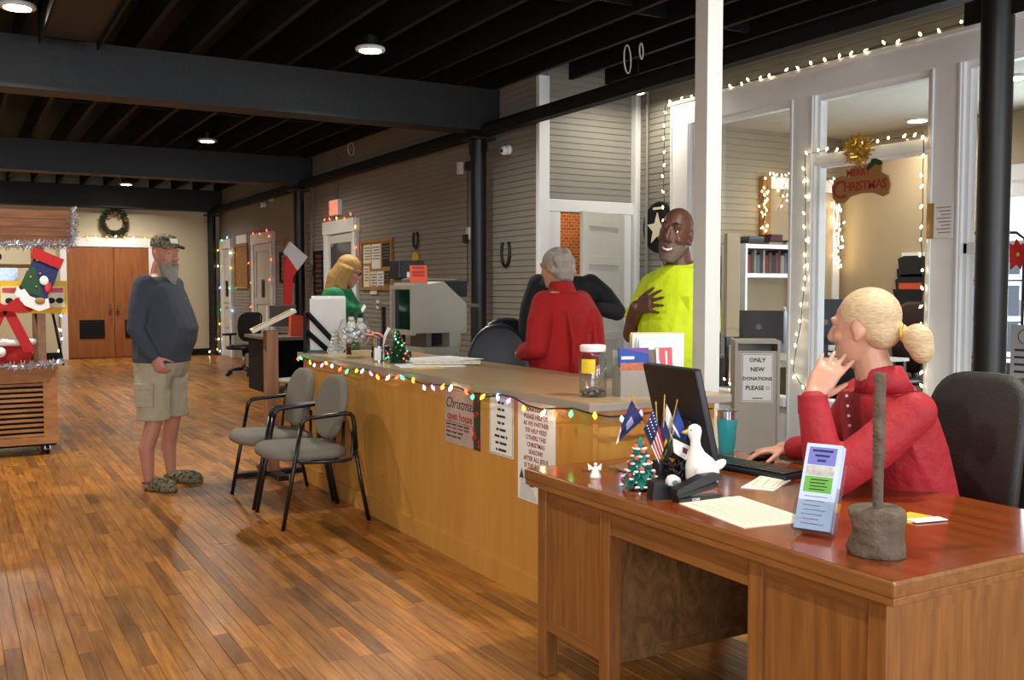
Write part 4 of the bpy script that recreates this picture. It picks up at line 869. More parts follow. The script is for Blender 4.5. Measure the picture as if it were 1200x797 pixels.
MB().prism([(-.14, 0), (.02, 0), (-.02, .05), (-.06, .07), (-.09, .13), (-.13, .14)], lambda a, b: (xf - .001, 3.765 - a, .455 + b), lambda a, b: (xf - .0016, 3.765 - a, .455 + b)).build('snow_print', mat('snow_print', 'd3d9dc', .7), ps3)
for yy, zz in ((3.80, .52), (3.72, .53), (3.68, .51), (3.89, .55)): MB().prism([(-.02, 0), (.02, 0), (0, .045)], lambda a, b: (xf - .0016, yy - a, zz + b), lambda a, b: (xf - .0022, yy - a, zz + b)).build('fir_print', 'green', ps3)
CT = .956
# jar with coins
jr = thing('donation_jar', 'clear plastic donation jar with white lid and yellow label', 'jar', (2.43, 3.52, CT))
J = (2.43, 3.52, CT)
MB().lathe([(.058, .0), (.062, .006), (.062, .165), (.05, .18), (.05, .20), (.047, .20), (.047, .178), (.059, .163), (.059, .008), (.0, .008)], J, 24).build('jar_wall', 'acrylic', jr, True)
MB().lathe([(.055, .197), (.057, .2), (.057, .222), (.053, .226), (0, .226)], J, 24).build('lid', 'white', jr, 40)
rr = .0628; MB().loft([[(J[0] + r_ * math.cos(a), J[1] + r_ * math.sin(a), z) for z in (CT + .105, CT + .178 - .012)] + [(J[0] + (r_ + .0006) * math.cos(a), J[1] + (r_ + .0006) * math.sin(a), z) for z in (CT + .166, CT + .105)] for a in [math.radians(185 + k * 10) for k in range(7)] for r_ in (rr,)]).build('yellow_label', mat('jar_label', 'e8c22c', .6, var=.35, scale=120), jr)
mb = MB()
for k in range(60): mb.lathe([(.010, 0), (.010, .0015)], (J[0] + random.uniform(-.036, .036), J[1] + random.uniform(-.036, .036), CT + .011 + random.uniform(0, .02)), 8, TR((0, 0, 0), (random.uniform(-70, 70), random.uniform(-70, 70), 0)))
mb.build('coin_pile', 'chrome', jr)['kind'] = 'stuff'
MB().box((-.02, -.001, 0), (.02, .001, .09), 0, TR((2.435, 3.5, CT + .05), (30, 10, 40))).build('bank_note', 'beige_plastic', jr)
# brochure holder (faces the hall/camera side)
ux, uy = Vector((.867, -.498, 0)), Vector((.498, .867, 0))
def LF(o, yaw=-29.9, tilt=0): return Matrix.Translation(o) @ Matrix.Rotation(math.radians(yaw), 4, 'Z') @ Matrix.Rotation(math.radians(tilt), 4, 'X')
bh = thing('brochure_rack', 'grey two pocket brochure rack on the counter end', 'brochure rack', (2.6, 3.45, CT)); mt = LF((2.635, 3.44, CT), -14)
MB().box((-.12, -.045, .0), (.12, .045, .006), 0, mt).box((-.12, -.045, .006), (.06, -.041, .115), 0, mt).box((-.12, .04, .006), (.12, .045, .2), 0, mt).box((-.12, -.045, .006), (-.116, .045, .13), 0, mt).box((.056, -.045, .006), (.06, .045, .14), 0, mt).box((.116, -.045, .006), (.12, .045, .05), 0, mt).build('rack_body', 'lam_edge', bh)
b1 = thing('brochure', 'blue travel brochure with colourful photo in the rack', 'brochure', (2.6, 3.45, CT)); mt1 = mt @ TR((-.035, -.02, .012), (-8, 0, 0))
MB().box((-.07, 0, 0), (.07, .012, .20), 0, mt1).build('cover', 'blue', b1); MB().box((-.066, -.001, .10), (.066, 0, .135), 0, mt1).build('photo_print', mat('brochure_photo', 'b4572c', .4, var=.8, scale=60), b1); MB().prism([(-.07, .20), (.07, .20), (.07, .172), (-.02, .19)], lambda a, b: mt1 @ Vector((a, -.001, b)), lambda a, b: mt1 @ Vector((a, 0, b))).build('swoosh', mat('swoosh_purple', '6a3f86', .5), b1)
MB().box((-.06, -.001, .15), (.0, 0, .163), 0, mt1).build('title_print', 'white', b1)
b2 = thing('brochure', 'red and white scroll patterned brochure in the rack', 'brochure', (2.7, 3.42, CT)); mt2 = mt @ TR((.095, -.03, .012), (-6, 0, 0))
MB().box((-.033, 0, 0), (.045, .008, .20), 0, mt2).build('cover', 'red_gloss', b2); MB().prism([(-.033, 0), (.0, 0), (.012, .03), (-.004, .06), (.006, .09), (-.01, .12), (-.02, .15), (-.018, .198), (-.033, .198)], lambda a, b: mt2 @ Vector((a, -.001, b)), lambda a, b: mt2 @ Vector((a, 0, b))).build('scroll_print', 'paper_blue', b2); MB().box((.012, -.0012, .05), (.02, 0, .185), 0, mt2).build('title_print', 'white', b2)
# letter tray with tan folders
lt = thing('letter_tray', 'clear letter holder full of papers behind the brochure rack', 'letter holder', (2.8, 3.6, CT)); mt3 = LF((2.82, 3.56, CT), -18)
MB().box((-.13, -.05, 0), (.13, .05, .006), 0, mt3).box((-.13, -.05, .006), (.13, -.047, .10), 0, mt3).box((-.13, .047, .006), (.13, .05, .26), 0, mt3).build('holder', 'acrylic', lt)
for k, (dy, h_, m_, w_) in enumerate([(-.03, .235, 'paper', .10), (-.018, .245, 'paper_blue', .11), (-.004, .265, 'paper_cream', .125), (.012, .27, mat('manila', 'd9b98a', .7), .128), (.03, .262, 'paper_cream', .125)]): MB().box((-w_, dy, .008), (w_, dy + .006, h_), 0, mt3).build('folder', m_, lt)
# loose papers
def sheet(lbl, c, w, h, rz, z, m='paper', name='paper_sheet', lines_=6, cat='paper', grp=None):
    t = thing(name, lbl, cat, (c[0], c[1], z), grp); mt_ = LF((c[0], c[1], z), rz); MB().box((-w / 2, -h / 2, 0), (w / 2, h / 2, .0025), 0, mt_).build('sheet', m, t)
    for k in range(lines_): MB().box((-w * .4, h * (.36 - .72 * k / max(1, lines_ - 1)) - .002, .0026), (w * (.4 - .12 * (k % 3)), h * (.36 - .72 * k / max(1, lines_ - 1)) + .0008, .0029), 0, mt_).build('print_line', 'lam_edge', t)
    return t
sheet('white papers spread on the counter beside the small green tree', (2.56, 5.48, 0), .28, .4, 75, CT); sheet('large white sheet spread on the counter behind the papers', (2.78, 5.9, 0), .4, .56, 100, CT + .003, 'paper'); sheet('cream sheet overlapping the large sheet on the counter', (2.72, 5.55, 0), .3, .42, 62, CT + .006, 'paper_cream')
sheet('yellow slip under the white papers on the counter', (2.45, 5.28, 0), .1, .2, 88, CT, 'yellow', lines_=2)
# glass bowl with ornaments
gb = thing('glass_bowl', 'footed glass bowl filled with silver ornaments on the counter', 'bowl', (2.45, 6.47, CT)); G = (2.45, 6.47, CT)
MB().lathe([(.06, 0), (.06, .006), (.015, .015), (.012, .05), (.03, .065), (.085, .09), (.118, .14), (.118, .18), (.10, .24), (.092, .262), (.089, .262), (.097, .24), (.114, .18), (.113, .14), (.082, .095), (.0, .07)], G, 28).build('bowl_glass', 'glass', gb, True)
for k in range(40):
    a = random.uniform(0, 6.28); r_ = .078 * math.sqrt(random.random()); o = MB().ell((G[0] + r_ * math.cos(a), G[1] + r_ * math.sin(a), CT + .115 + random.uniform(0, .095)), random.uniform(.014, .026)).build('ornament', random.choice(['silver', 'silver', 'silver', 'paper_blue', 'white']), gb, True)
for k, (dx, dy) in enumerate(((-.02, .01), (.03, -.03))):
    sn = thing('snowman_figure', ['small silver snowman with black top hat standing in the glass bowl', 'small silver snowman tilted against the rim of the glass bowl'][k], 'figurine', (G[0] + dx, G[1] + dy, CT + .2)); q = Vector((G[0] + dx, G[1] + dy, CT + .22 - k * .008))
    MB().ell(q, (.03, .03, .035)).ell(q + Vector((0, 0, .045)), .021).build('body', 'white_gloss', sn, True); MB().lathe([(.026, 0), (.026, .004), (.016, .005), (.016, .03), (0, .03)], q + Vector((0, 0, .06)), 12).build('top_hat', 'ink', sn); MB().tube([q + Vector((-.02, -.013, .03)), q + Vector((.0, -.022, .028)), q + Vector((.02, -.01, .03))], .006, 6).build('scarf', 'silver', sn)
# trees
def mini_tree(lbl, c, h, r, m, orn, base, tiers=6, loc_m=None, seg=9):
    t = thing('tabletop_tree', lbl, 'Christmas tree', c); mb = MB()
    for k in range(tiers):
        f = k / tiers; z0 = h * (.10 + .82 * f); rr = r * (1 - f * .86); hh = h * .30 * (1 - .35 * f)
        ring0 = [(c[0] + rr * (1 + .06 * math.cos(seg * a)) * math.cos(a + k), c[1] + rr * (1 + .06 * math.cos(seg * a)) * math.sin(a + k), c[2] + z0 - .012 * math.cos(seg * a)) for a in [2 * math.pi * i / (seg * 4) for i in range(seg * 4)]]
        ring1 = [(c[0] + rr * .55 * math.cos(2 * math.pi * i / (seg * 4) + k), c[1] + rr * .55 * math.sin(2 * math.pi * i / (seg * 4) + k), c[2] + z0 + hh * .75) for i in range(seg * 4)]
        ring2 = [(c[0] + .002 * math.cos(2 * math.pi * i / (seg * 4)), c[1] + .002 * math.sin(2 * math.pi * i / (seg * 4)), c[2] + min(h, z0 + hh)) for i in range(seg * 4)]
        mb.loft([ring0, ring1, ring2])
    mb.build('branches', m, t, 50); MB().lathe(base, c, 20).build('base', base and loc_m or 'chrome', t, 40)
    for k in range(orn[1]):
        f = (k + .5) / orn[1]; a = k * 2.4; rr = r * (1 - f * .86) * 1.03; MB().ell((c[0] + rr * math.cos(a), c[1] + rr * math.sin(a), c[2] + h * (.10 + .82 * f)), orn[2], 8, 6).build('ornament', random.choice(orn[0]), t, True)
    return t
m_snowtree = mat('glazed_green_tree', '1d6d61', .25, var=.5, scale=45)
tr1 = mini_tree('ceramic green Christmas tree with snow tips and orange ornaments on the desk', (1.975, 2.585, .76), .175, .058, m_snowtree, (['orange_paper', 'red_gloss', 'orange_paper'], 20, .0085), [(.04, 0), (.042, .004), (.042, .014), (.034, .018)], 6)
for k in range(44):
    f = (k % 6) / 6; a = k * 1.9; rr = .058 * (1 - f * .86) * 1.07; MB().ell((1.975 + rr * math.cos(a), 2.585 + rr * math.sin(a), .76 + .175 * (.10 + .82 * f) - .001), (.009, .009, .004), 8, 6).build('snow_tip', 'white_gloss', tr1, True)
tr2 = mini_tree('small green tree with coloured lights on the counter', (2.48, 5.78, CT), .21, .078, mat('tree_tinsel_green', '14402a', .5, var=.6, scale=60), (['bulb_red', 'bulb_green', 'gold', 'bulb_blue', 'red_gloss', 'gold', 'chrome'], 44, .0055), [(.045, 0), (.055, .03), (.05, .035)], 7, 'green', 12)
tr3 = mini_tree('white ceramic Christmas tree on the counter beside the glass bowl', (2.45, 6.87, CT), .185, .06, mat('white_tree', 'dcdcd6', .3, var=.2, scale=60), (['chrome', 'silver', 'white_gloss'], 24, .006), [(.055, 0), (.055, .02), (.045, .025)], 6, 'white_gloss', 8)
tag(MB().ell((2.50, 6.72, CT + .065), .022).lathe([(.02, 0), (.012, .045)], (2.50, 6.72, CT), 10).build('wine_bauble', mat('dark_red_bauble', '5a1520', .15)), 'dark red bauble on a small stand by the white ceramic tree', 'bauble')
# file sorter with white sheets
fs_ = thing('file_sorter', 'black slanted file sorter holding large white sheets at the counter end', 'file sorter', (2.6, 7.0, CT)); mt4 = LF((2.45, 7.03, CT), -20)
for y in (-.05, .08):
    for a, b in (((-.16, .0), (-.16, .30)), ((-.145, .29), (.10, .02)), ((-.15, .155), (.0, .015))):
        MB().tube([mt4 @ Vector((a[0], y, a[1])), mt4 @ Vector((b[0], y, b[1]))], .019, 4).build('sorter_bar', 'black_plastic', fs_)
MB().box((-.17, -.06, 0), (.13, .09, .014), 0, mt4).build('base', 'black_plastic', fs_)
for y, h_, w_ in ((-.02, .40, .0), (.02, .41, .015), (.05, .42, .01)): MB().box((-.13 + w_, y, .016), (.12 + w_, y + .01, h_), .003, mt4).build('white_sheet', 'paper', fs_)
# pen cup
pc = thing('pen_cup', 'chrome pen cup with pens and white brush on the counter', 'pen cup', (2.42, 5.95, CT)); P_ = (2.42, 5.95, CT)
MB().lathe([(.037, 0), (.038, .1), (.035, .1), (.034, .006), (0, .006)], P_, 20).build('cup', 'chrome', pc, 40); MB().box((-.022, -.0395, .01), (.022, -.0375, .09), 0, LF(P_, -35)).build('label', 'paper', pc)
for k in range(8): a = k * .8; MB().tube([Vector(P_) + Vector((.02 * math.cos(a), .02 * math.sin(a), .01)), Vector(P_) + Vector((.034 * math.cos(a), .034 * math.sin(a), .14 + .01 * (k % 3)))], .004, 6).build('pen', ['blue', 'ink', 'white', 'red_gloss', 'gold'][k % 5], pc)
MB().tube([Vector(P_) + Vector((.02, -.01, .06)), Vector(P_) + Vector((.035, -.02, .17)), Vector(P_) + Vector((.06, -.03, .22))], [.008, .018, .022], 8, flat=.35).build('white_brush', 'white', pc, True)
tl = thing('desk_phone', 'black desk telephone behind the glass bowl on the counter', 'telephone', (2.62, 6.25, CT)); MB().box((-.1, -.1, 0), (.1, .1, .045), .01, LF((2.62, 6.22, CT), 20, 0)).build('body', 'black_plastic', tl); MB().tube([LF((2.62, 6.22, CT), 20) @ Vector(p) for p in ((-.07, -.1, .06), (-.065, 0, .075), (-.07, .1, .06))], [.024, .016, .024], 8).build('handset', 'black_plastic', tl, True)
cash = thing('cash_tin', 'small gold and brown trinket dish near the pen cup', 'dish', (2.58, 5.98, CT)); MB().lathe([(.03, 0), (.045, .03), (.043, .03), (.028, .005), (0, .005)], (2.58, 5.98, CT), 16).build('dish', 'gold', cash, True); MB().ell((2.58, 5.98, CT + .025), (.025, .025, .02)).build('trinket', 'orange_paper', cash, True)
# ================================================================ on the desk
D = .76
mo = thing('desktop_monitor', 'black flat desktop monitor on the desk seen from behind', 'monitor', (2.33, 2.74, D))
mtm = Matrix.Translation((2.275, 2.735, D + .19)) @ Matrix.Rotation(math.radians(-9), 4, 'Z') @ Matrix.Rotation(math.radians(-14), 4, 'Y')
MB().box((-.012, -.185, -.16), (.016, .185, .205), .006, mtm).build('housing', 'black_plastic', mo); MB().box((.0165, -.17, -.14), (.0175, .17, .19), 0, mtm).build('screen', mat('lit_screen', '8fb7d6', .2, emit=.5), mo); MB().box((-.026, -.10, -.12), (-.012, .10, .02), .006, mtm).build('back_cover', 'black_plastic', mo)
MB().tube([(2.30, 2.735, D + .02), (2.285, 2.735, D + .17)], .025, 10).build('neck', 'black_plastic', mo, True); MB().lathe([(.11, 0), (.11, .008), (.04, .02)], (2.31, 2.735, D), 24).build('foot', 'black_plastic', mo, 40)
kb = thing('keyboard', 'black computer keyboard on the desk', 'keyboard', (2.53, 2.62, D)); mk = LF((2.53, 2.66, D), 97)
MB().box((-.22, -.075, 0), (.22, .075, .018), .005, mk).build('case', 'black_plastic', kb); key = []
for r_ in range(5):
    for c_ in range(14): MB().box((-.205 + c_ * .0293, -.06 + r_ * .025, .018), (-.205 + c_ * .0293 + .025, -.06 + r_ * .025 + .021, .024), 0, mk).build('key', 'black_metal', kb)
tag(MB().ell((2.735, 2.80, D + .014), (.032, .05, .022), mtx=TR((0, 0, 0), (0, 0, 60))).build('computer_mouse', 'black_plastic', None, True), 'black computer mouse under the hand of the man in red shirt', 'computer mouse')
tu = thing('tumbler', 'teal insulated tumbler with steel rim behind the monitor', 'tumbler', (2.72, 2.99, D)); T_ = (2.72, 2.985, D)
MB().lathe([(.03, 0), (.031, .004), (.041, .13), (.041, .14), (.0, .14)], T_, 24).build('sleeve', 'teal', tu, 40); MB().lathe([(.0415, .14), (.043, .172), (.040, .172), (.039, .15), (0, .15)], T_, 24).build('steel_rim', 'chrome', tu, 40); MB().lathe([(.041, .172), (.042, .178), (.02, .182), (0, .182)], T_, 24).build('lid', 'acrylic', tu, 40)
sheet('cream printed sheet at the front edge of the desk', (2.035, 2.165, 0), .36, .235, 82, D, 'paper_cream', lines_=9); sheet('small white note pad on the desk beside the keyboard', (2.40, 2.435, 0), .22, .11, 30, D, 'paper', lines_=0); sheet('second small white note on top of the note pad', (2.405, 2.44, 0), .2, .09, 34, D + .003, 'paper_cream', lines_=3)
sheet('yellow and white card lying behind the wooden pestle', (2.40, 1.86, 0), .13, .07, 10, D, 'yellow', lines_=0); sheet('white card edge beside the yellow card on the desk', (2.41, 1.81, 0), .11, .04, -12, D + .003, 'paper', lines_=0)
# brochure stand
bs = thing('brochure_stand', 'clear acrylic stand of pale blue rack cards on the desk', 'brochure stand', (1.98, 1.84, D)); mb_ = Matrix.Translation((1.985, 1.845, D + .0128)) @ Matrix.Rotation(math.radians(-66), 4, 'Z') @ Matrix.Rotation(math.radians(-25), 4, 'X')
MB().box((-.056, -.012, .004), (-.053, .03, .125), 0, mb_).box((.053, -.012, .004), (.056, .03, .125), 0, mb_).box((-.056, -.012, .004), (.056, -.009, .085), 0, mb_).box((-.056, .027, .004), (.056, .03, .2), 0, mb_).box((-.056, -.012, .0), (.056, .03, .004), 0, mb_).build('acrylic_pocket', 'acrylic', bs)
rk = thing('rack_card', 'stack of pale blue rack cards with purple and green panels in acrylic stand', 'leaflet', (1.98, 1.84, D)); MB().box((-.049, -.006, .006), (.049, .024, .245), 0, mb_).build('card_stack', 'paper_blue', rk)
def rcb(a, b, m_, nm): MB().box((a[0], -.0068, a[1]), (b[0], -.006, b[1]), 0, mb_).build(nm, m_, rk)
rcb((-.04, .185), (.036, .235), mat('purple_panel', '6f6fc0', .5), 'purple_panel'); rcb((-.04, .155), (.036, .182), mat('photo_strip', 'b9b4ac', .5, var=.6, scale=70), 'photo_strip'); rcb((-.04, .108), (.036, .152), mat('green_panel', '5fa83a', .5), 'green_panel')
for k in range(3): MB().box((-.03 + .008 * k, -.0076, .222 - .014 * k), (.026 - .008 * k, -.0068, .228 - .014 * k), 0, mb_).build('print_line', 'navy', rk)
for k in range(4): MB().box((-.024, -.0076, .142 - .009 * k), (.024 - .006 * (k % 2), -.0068, .1445 - .009 * k), 0, mb_).build('print_line', 'ink', rk)
for k in range(7): MB().box((-.034 + .004 * (k % 2), -.0074, .096 - .0125 * k), (.03 - .008 * (k % 3), -.0066, .0972 - .0125 * k), 0, mb_).build('print_line', 'beige_dark', rk)
# wooden pestle / maul on end
pe = thing('wooden_maul', 'weathered wooden maul standing on its head with rough handle up', 'maul', (2.0, 1.645, D)); P0 = Vector((2.0, 1.645, D)); rings = []
for z, r_ in ((0, .066), (.004, .07), (.02, .071), (.045, .062), (.07, .063), (.095, .069), (.112, .069), (.118, .06)):
    rings.append([P0 + Vector((r_ * (1 + .05 * math.sin(3 * a + z * 60) + random.uniform(-.02, .02)) * math.cos(a), r_ * (1 + .05 * math.sin(3 * a + z * 60) + random.uniform(-.02, .02)) * math.sin(a), z)) for a in [2 * math.pi * k / 24 for k in range(24)]])
MB().loft(rings).build('head', 'stone', pe, True); pts = []; rs = []
for k in range(40): z = .11 + .345 * k / 39; pts.append(P0 + Vector((.0006 * math.sin(k * 1.3), .0006 * math.cos(k), z))); rs.append(.0125 + (.0012 + .0036 * random.random() * (k % 2) if k > 12 else 0))
MB().tube(pts, rs, 10).build('handle', 'stone', pe, True)
# duck
dk_ = thing('duck_figurine', 'white ceramic duck figurine on the desk behind the stapler', 'figurine', (2.17, 2.50, D)); md = LF((2.17, 2.50, D), -30)
def loftz(secs, n=18): return [[md @ Vector((cx + rx * math.cos(2 * math.pi * i / n), cy + ry * math.sin(2 * math.pi * i / n), z)) for i in range(n)] for (z, cx, cy, rx, ry) in secs]
MB().loft(loftz([(0, .0, 0, .04, .035), (.01, .0, 0, .05, .045), (.04, .003, 0, .058, .05), (.075, .0, 0, .056, .048), (.10, -.008, 0, .042, .038), (.12, -.018, 0, .026, .025), (.14, -.022, 0, .018, .018), (.16, -.024, 0, .017, .017), (.175, -.026, 0, .022, .02), (.19, -.027, 0, .025, .022), (.205, -.026, 0, .02, .018), (.213, -.026, 0, .008, .008)])).build('body', 'white_gloss', dk_, True)
MB().lathe([(.009, 0), (.006, .015), (.002, .022)], md @ Vector((-.048, 0, .187)), 8, Matrix.Rotation(math.radians(-30), 4, 'Z') @ TR((0, 0, 0), (0, -95, 0))).build('beak', 'gold', dk_, True); MB().ell(md @ Vector((.055, 0, .075)), (.03, .025, .015), mtx=TR((0, 0, 0), (0, -35, -30))).build('tail', 'white_gloss', dk_, True)
for s in (-1, 1): MB().ell(md @ Vector((.008, s * .046, .06)), (.04, .010, .03), mtx=TR((0, 0, 0), (0, -10, -30))).build('wing', 'white_gloss', dk_, True); MB().ell(md @ Vector((-.04, s * .016, .195)), .003, 6, 5).build('eye', 'ink', dk_)
# tape dispenser + stapler
td = thing('tape_dispenser', 'black tape dispenser with white roll at the desk edge', 'tape dispenser', (1.95, 2.42, D)); me_ = LF((1.955, 2.43, D), -18)
MB().prism([(-.05, 0), (.075, 0), (.08, .035), (.06, .03), (.0, .045), (-.02, .06), (-.045, .055)], lambda a, b: me_ @ Vector((a, -.028, b)), lambda a, b: me_ @ Vector((a, .028, b))).build('body', 'black_plastic', td); MB().tube([me_ @ Vector((.03, -.012, .05)), me_ @ Vector((.03, .012, .05))], .022, 18).build('tape_roll', 'white', td, 40); MB().tube([me_ @ Vector((.03, -.016, .05)), me_ @ Vector((.03, .016, .05))], .009, 14).build('hub', 'lam_edge', td, 40)
sp = thing('stapler', 'black stapler lying open at the desk edge', 'stapler', (2.02, 2.36, D)); ms = LF((2.025, 2.355, D), -2)
MB().box((-.085, -.02, 0), (.085, .02, .014), .004, ms).build('base', 'black_plastic', sp); MB().box((-.09, -.017, 0), (.075, .017, .02), .006, ms @ TR((0, 0, .024), (0, -9, 0))).build('magazine', 'black_metal', sp); MB().prism([(-.095, .0), (.08, .0), (.085, .018), (.02, .03), (-.09, .016)], lambda a, b: ms @ TR((0, 0, .045), (0, -11, 0)) @ Vector((a, -.019, b)), lambda a, b: ms @ TR((0, 0, .045), (0, -11, 0)) @ Vector((a, .019, b))).build('cap', 'black_plastic', sp)
text('SCNV', 'lettering', 'white', sp, ms @ Vector((-.02, -.0206, .007)), ms.to_3x3() @ Vector((1, 0, 0)), (0, 0, 1), .012)
# angel, cardboard, cables
an = thing('angel_figurine', 'tiny white glass angel figurine on the desk corner', 'figurine', (1.96, 2.82, D)); MB().lathe([(.022, 0), (.02, .006), (.006, .04), (.0, .042)], (1.96, 2.82, D), 12).build('gown', 'white_gloss', an, True); MB().ell((1.96, 2.82, D + .047), .007, 8, 6).build('head', 'white_gloss', an, True)
for s in (-1, 1): MB().prism([(0, .03), (s * .025, .05), (s * .022, .025)], lambda a, b: (1.96 + a * .867, 2.825 - a * .498, D + b), lambda a, b: (1.96 + a * .867 + .003, 2.825 - a * .498 + .004, D + b)).build('wing', 'white_gloss', an)
tag(MB().lathe([(.02, 0), (.02, .012), (0, .012)], (2.0, 2.93, D), 12).build('votive_dish', 'acrylic'), 'tiny clear glass dish on the desk corner beside the angel', 'dish')
cbx = thing('cardboard_box', 'flat folded brown cardboard pieces at the desk back corner', 'cardboard', (2.19, 2.93, D)); MB().box((-.06, -.045, 0), (.06, .045, .004), 0, LF((2.19, 2.94, D), 20)).build('flap', 'cardboard', cbx); MB().box((-.05, -.035, .004), (.05, .035, .008), 0, LF((2.16, 2.88, D), -10, 4)).build('flap', 'cardboard', cbx)
cab = thing('cable_tangle', 'tangle of black cables behind the flags on the desk', 'cables', (2.2, 2.74, D)); rnd = random.Random(5)
for k in range(5): MB().tube([(2.17 + rnd.uniform(-.05, .03), 2.61 + rnd.uniform(-.04, .04), D + .006 + abs(rnd.gauss(0, .03))) for _ in range(9)], .005, 6).build('cable', 'black_plastic', cab, True)
# little flags in a stand
FB = Vector((2.165, 2.715, D)); fst = thing('flag_stand', 'small black stand holding little table flags on the desk', 'flag stand', FB); MB().lathe([(.05, 0), (.05, .012), (.03, .02), (.028, .06), (.0, .06)], FB, 20).build('base', 'black_plastic', fst, 40)
def fpt(u, v, k=0.0): return FB + ux * ((u - 775) * .003) + Vector((0, 0, (558 - v) * .003 + 0)) - uy * k
def flag(lbl, quad, pole, mats, fn, nu=8, nv=8, k=0.0, star=False):
    t = thing('table_flag', lbl, 'flag', FB, 'little flags on the desk'); q = [fpt(*p, k) for p in quad]; mb = MB()
    for i in range(nu):
        for j in range(nv):
            def pt(a, b): 
                p = q[0].lerp(q[1], a).lerp(q[3].lerp(q[2], a), b); return p + uy * (.008 * math.sin(a * 7 + b * 3))
            mb.m(fn(i / nu, j / nv)); mb.quad(pt(i / nu, j / nv), pt((i + 1) / nu, j / nv), pt((i + 1) / nu, (j + 1) / nv), pt(i / nu, (j + 1) / nv))
    o = mb.build('cloth', mats, t); sm = o.modifiers.new('thickness', 'SOLIDIFY'); sm.thickness = .0012
    if star:
        for a_ in range(3):
            for b_ in range(5):
                p_ = q[0].lerp(q[1], .15 + .3 * a_).lerp(q[3].lerp(q[2], .15 + .3 * a_), .05 + .08 * b_) + uy * (.008 * math.sin((.15 + .3 * a_) * 7 + (.05 + .08 * b_) * 3) - .001); MB().ell(p_, .0028, 6, 4).build('star', 'white', o)
    MB().tube([FB + Vector((0, 0, .05)) + ux * (.004 * (pole[0] - 775) / 10), fpt(*pole, k)], .0022, 6).build('pole', 'gold', t); MB().ell(fpt(*pole, k), (.003, .003, .008), 8, 6).build('finial', 'gold', t)
    return t
# quad order: hoist-top, fly-top, fly-bottom, hoist-bottom
flag('purple blue table flag with pale emblem leaning away from the others', [(740, 466), (754, 489), (722, 518), (727, 500)], (741, 463), ['navy', mat('flag_silver', '9b9cc0', .8), 'paper_cream'], lambda a, b: 2 if b > .8 else (1 if (.35 < a < .75 and .25 < b < .6) else 0), 10, 10, .02)
flag('stars and stripes table flag drooping in the stand', [(766, 475), (754, 500), (772, 541), (778, 520)], (768, 470), ['red_gloss', 'white', 'navy'], lambda a, b: 2 if b < .42 and True else int(a * 7.99) % 2, 9, 12, .025, True)
flag('dark green and navy table flag behind the stars and stripes', [(778, 485), (772, 508), (782, 545), (791, 520)], (779, 478), ['navy', 'ever', 'yellow'], lambda a, b: 2 if (.4 < a < .7 and .35 < b < .5) else (1 if b > .5 else 0), 9, 9, .01)
flag('white table flag with a red lower end in the stand', [(780, 466), (790, 490), (786, 528), (777, 500)], (780, 463), ['white', mat('flag_red', 'a03046', .8), 'navy'], lambda a, b: 1 if b > .55 else (2 if a < .2 else 0), 8, 9, -.01)
flag('blue and white striped table flag with gold tip', [(794, 474), (807, 512), (797, 522), (786, 510)], (794, 468), ['blue', 'white'], lambda a, b: 1 if (.45 < b < .65 or b > .85) else 0, 8, 9, .005)
flag('white table flag with maroon emblem hanging to the side', [(788, 507), (812, 517), (808, 540), (790, 528)], (789, 503), ['paper', 'ink_maroon', 'ink'], lambda a, b: 1 if (.45 < a < .8 and .3 < b < .7) else (2 if b < .14 else 0), 10, 10, .02)
# ================================================================ inside the office, seen through the glass
pfm = thing('office_picture_frame', 'white framed tan panel wreathed in icicle lights in the office', 'wall frame', (8.85, 8.45, 1.2))
B((8.22, 8.45, 1.0), (9.45, 8.50, 2.72), 'panel', 'tan_wall', pfm)
for a, b, c, d in ((8.2, 8.32, 1.0, 2.74), (9.36, 9.47, 1.0, 2.74), (8.32, 9.36, 2.6, 2.74)): B((a, 8.43, c), (b, 8.50, d), 'frame_bar', 'oak_frame' if a < 8.3 else 'white_paint', pfm)
bk_ = thing('bookcase', 'white bookcase with two open shelves in the office corner', 'bookcase', (8.0, 8.2, 0))
for xx in (7.55, 8.62): B((xx, 8.02, 0), (xx + .03, 8.40, 1.93), 'side', 'white_paint', bk_)
for z in (.1, .55, 1.0, 1.56, 1.88): B((7.58, 8.02, z), (8.62, 8.40, z + .045), 'shelf', 'white_paint', bk_)
B((7.58, 8.38, .1), (8.62, 8.40, 1.9), 'back', 'tan_wall', bk_)
bcols = ['2b2f3a', '7a2b26', '3c3a36', '8a8278', '55626e', '2f2420', 'a39a8c', '6b1f22', '454c3c']; bmats = [mat(f'book_cloth_{i}', c, .7) for i, c in enumerate(bcols)]
xx = 7.62; kk = 0
while xx < 8.56:
    cn = ['dark slate', 'dark red', 'charcoal', 'grey', 'blue grey', 'brown', 'pale', 'wine', 'olive'][kk % 9]; sz, w_, h_ = [('thin tall', .032, .262), ('thick short', .058, .205), ('medium', .044, .232)][(kk // 9 + kk) % 3]
    o = MB().box((xx, 8.1, 1.606), (xx + w_ - .004, 8.28, 1.606 + h_)).build('book', bmats[kk % 9]); tag(o, f'{sz} {cn} upright book on the upper shelf of the office bookcase', 'book', 'books on the office bookcase'); xx += w_; kk += 1
for k, (x_, w_, n_) in enumerate(((7.66, .24, 3), (7.98, .2, 4), (8.24, .26, 2))):
    for j in range(n_): tag(MB().box((x_ + .01 * j, 8.1, 1.927 + j * .03), (x_ + w_, 8.3, 1.927 + j * .03 + .028)).build('book', bmats[(k * 3 + j * 2) % 9]), f'{["bottom", "second", "third", "fourth"][j]} flat book of the {["three book stack", "four book stack", "two book stack"][k]} on top of the office bookcase', 'book', 'books on top of the office bookcase')
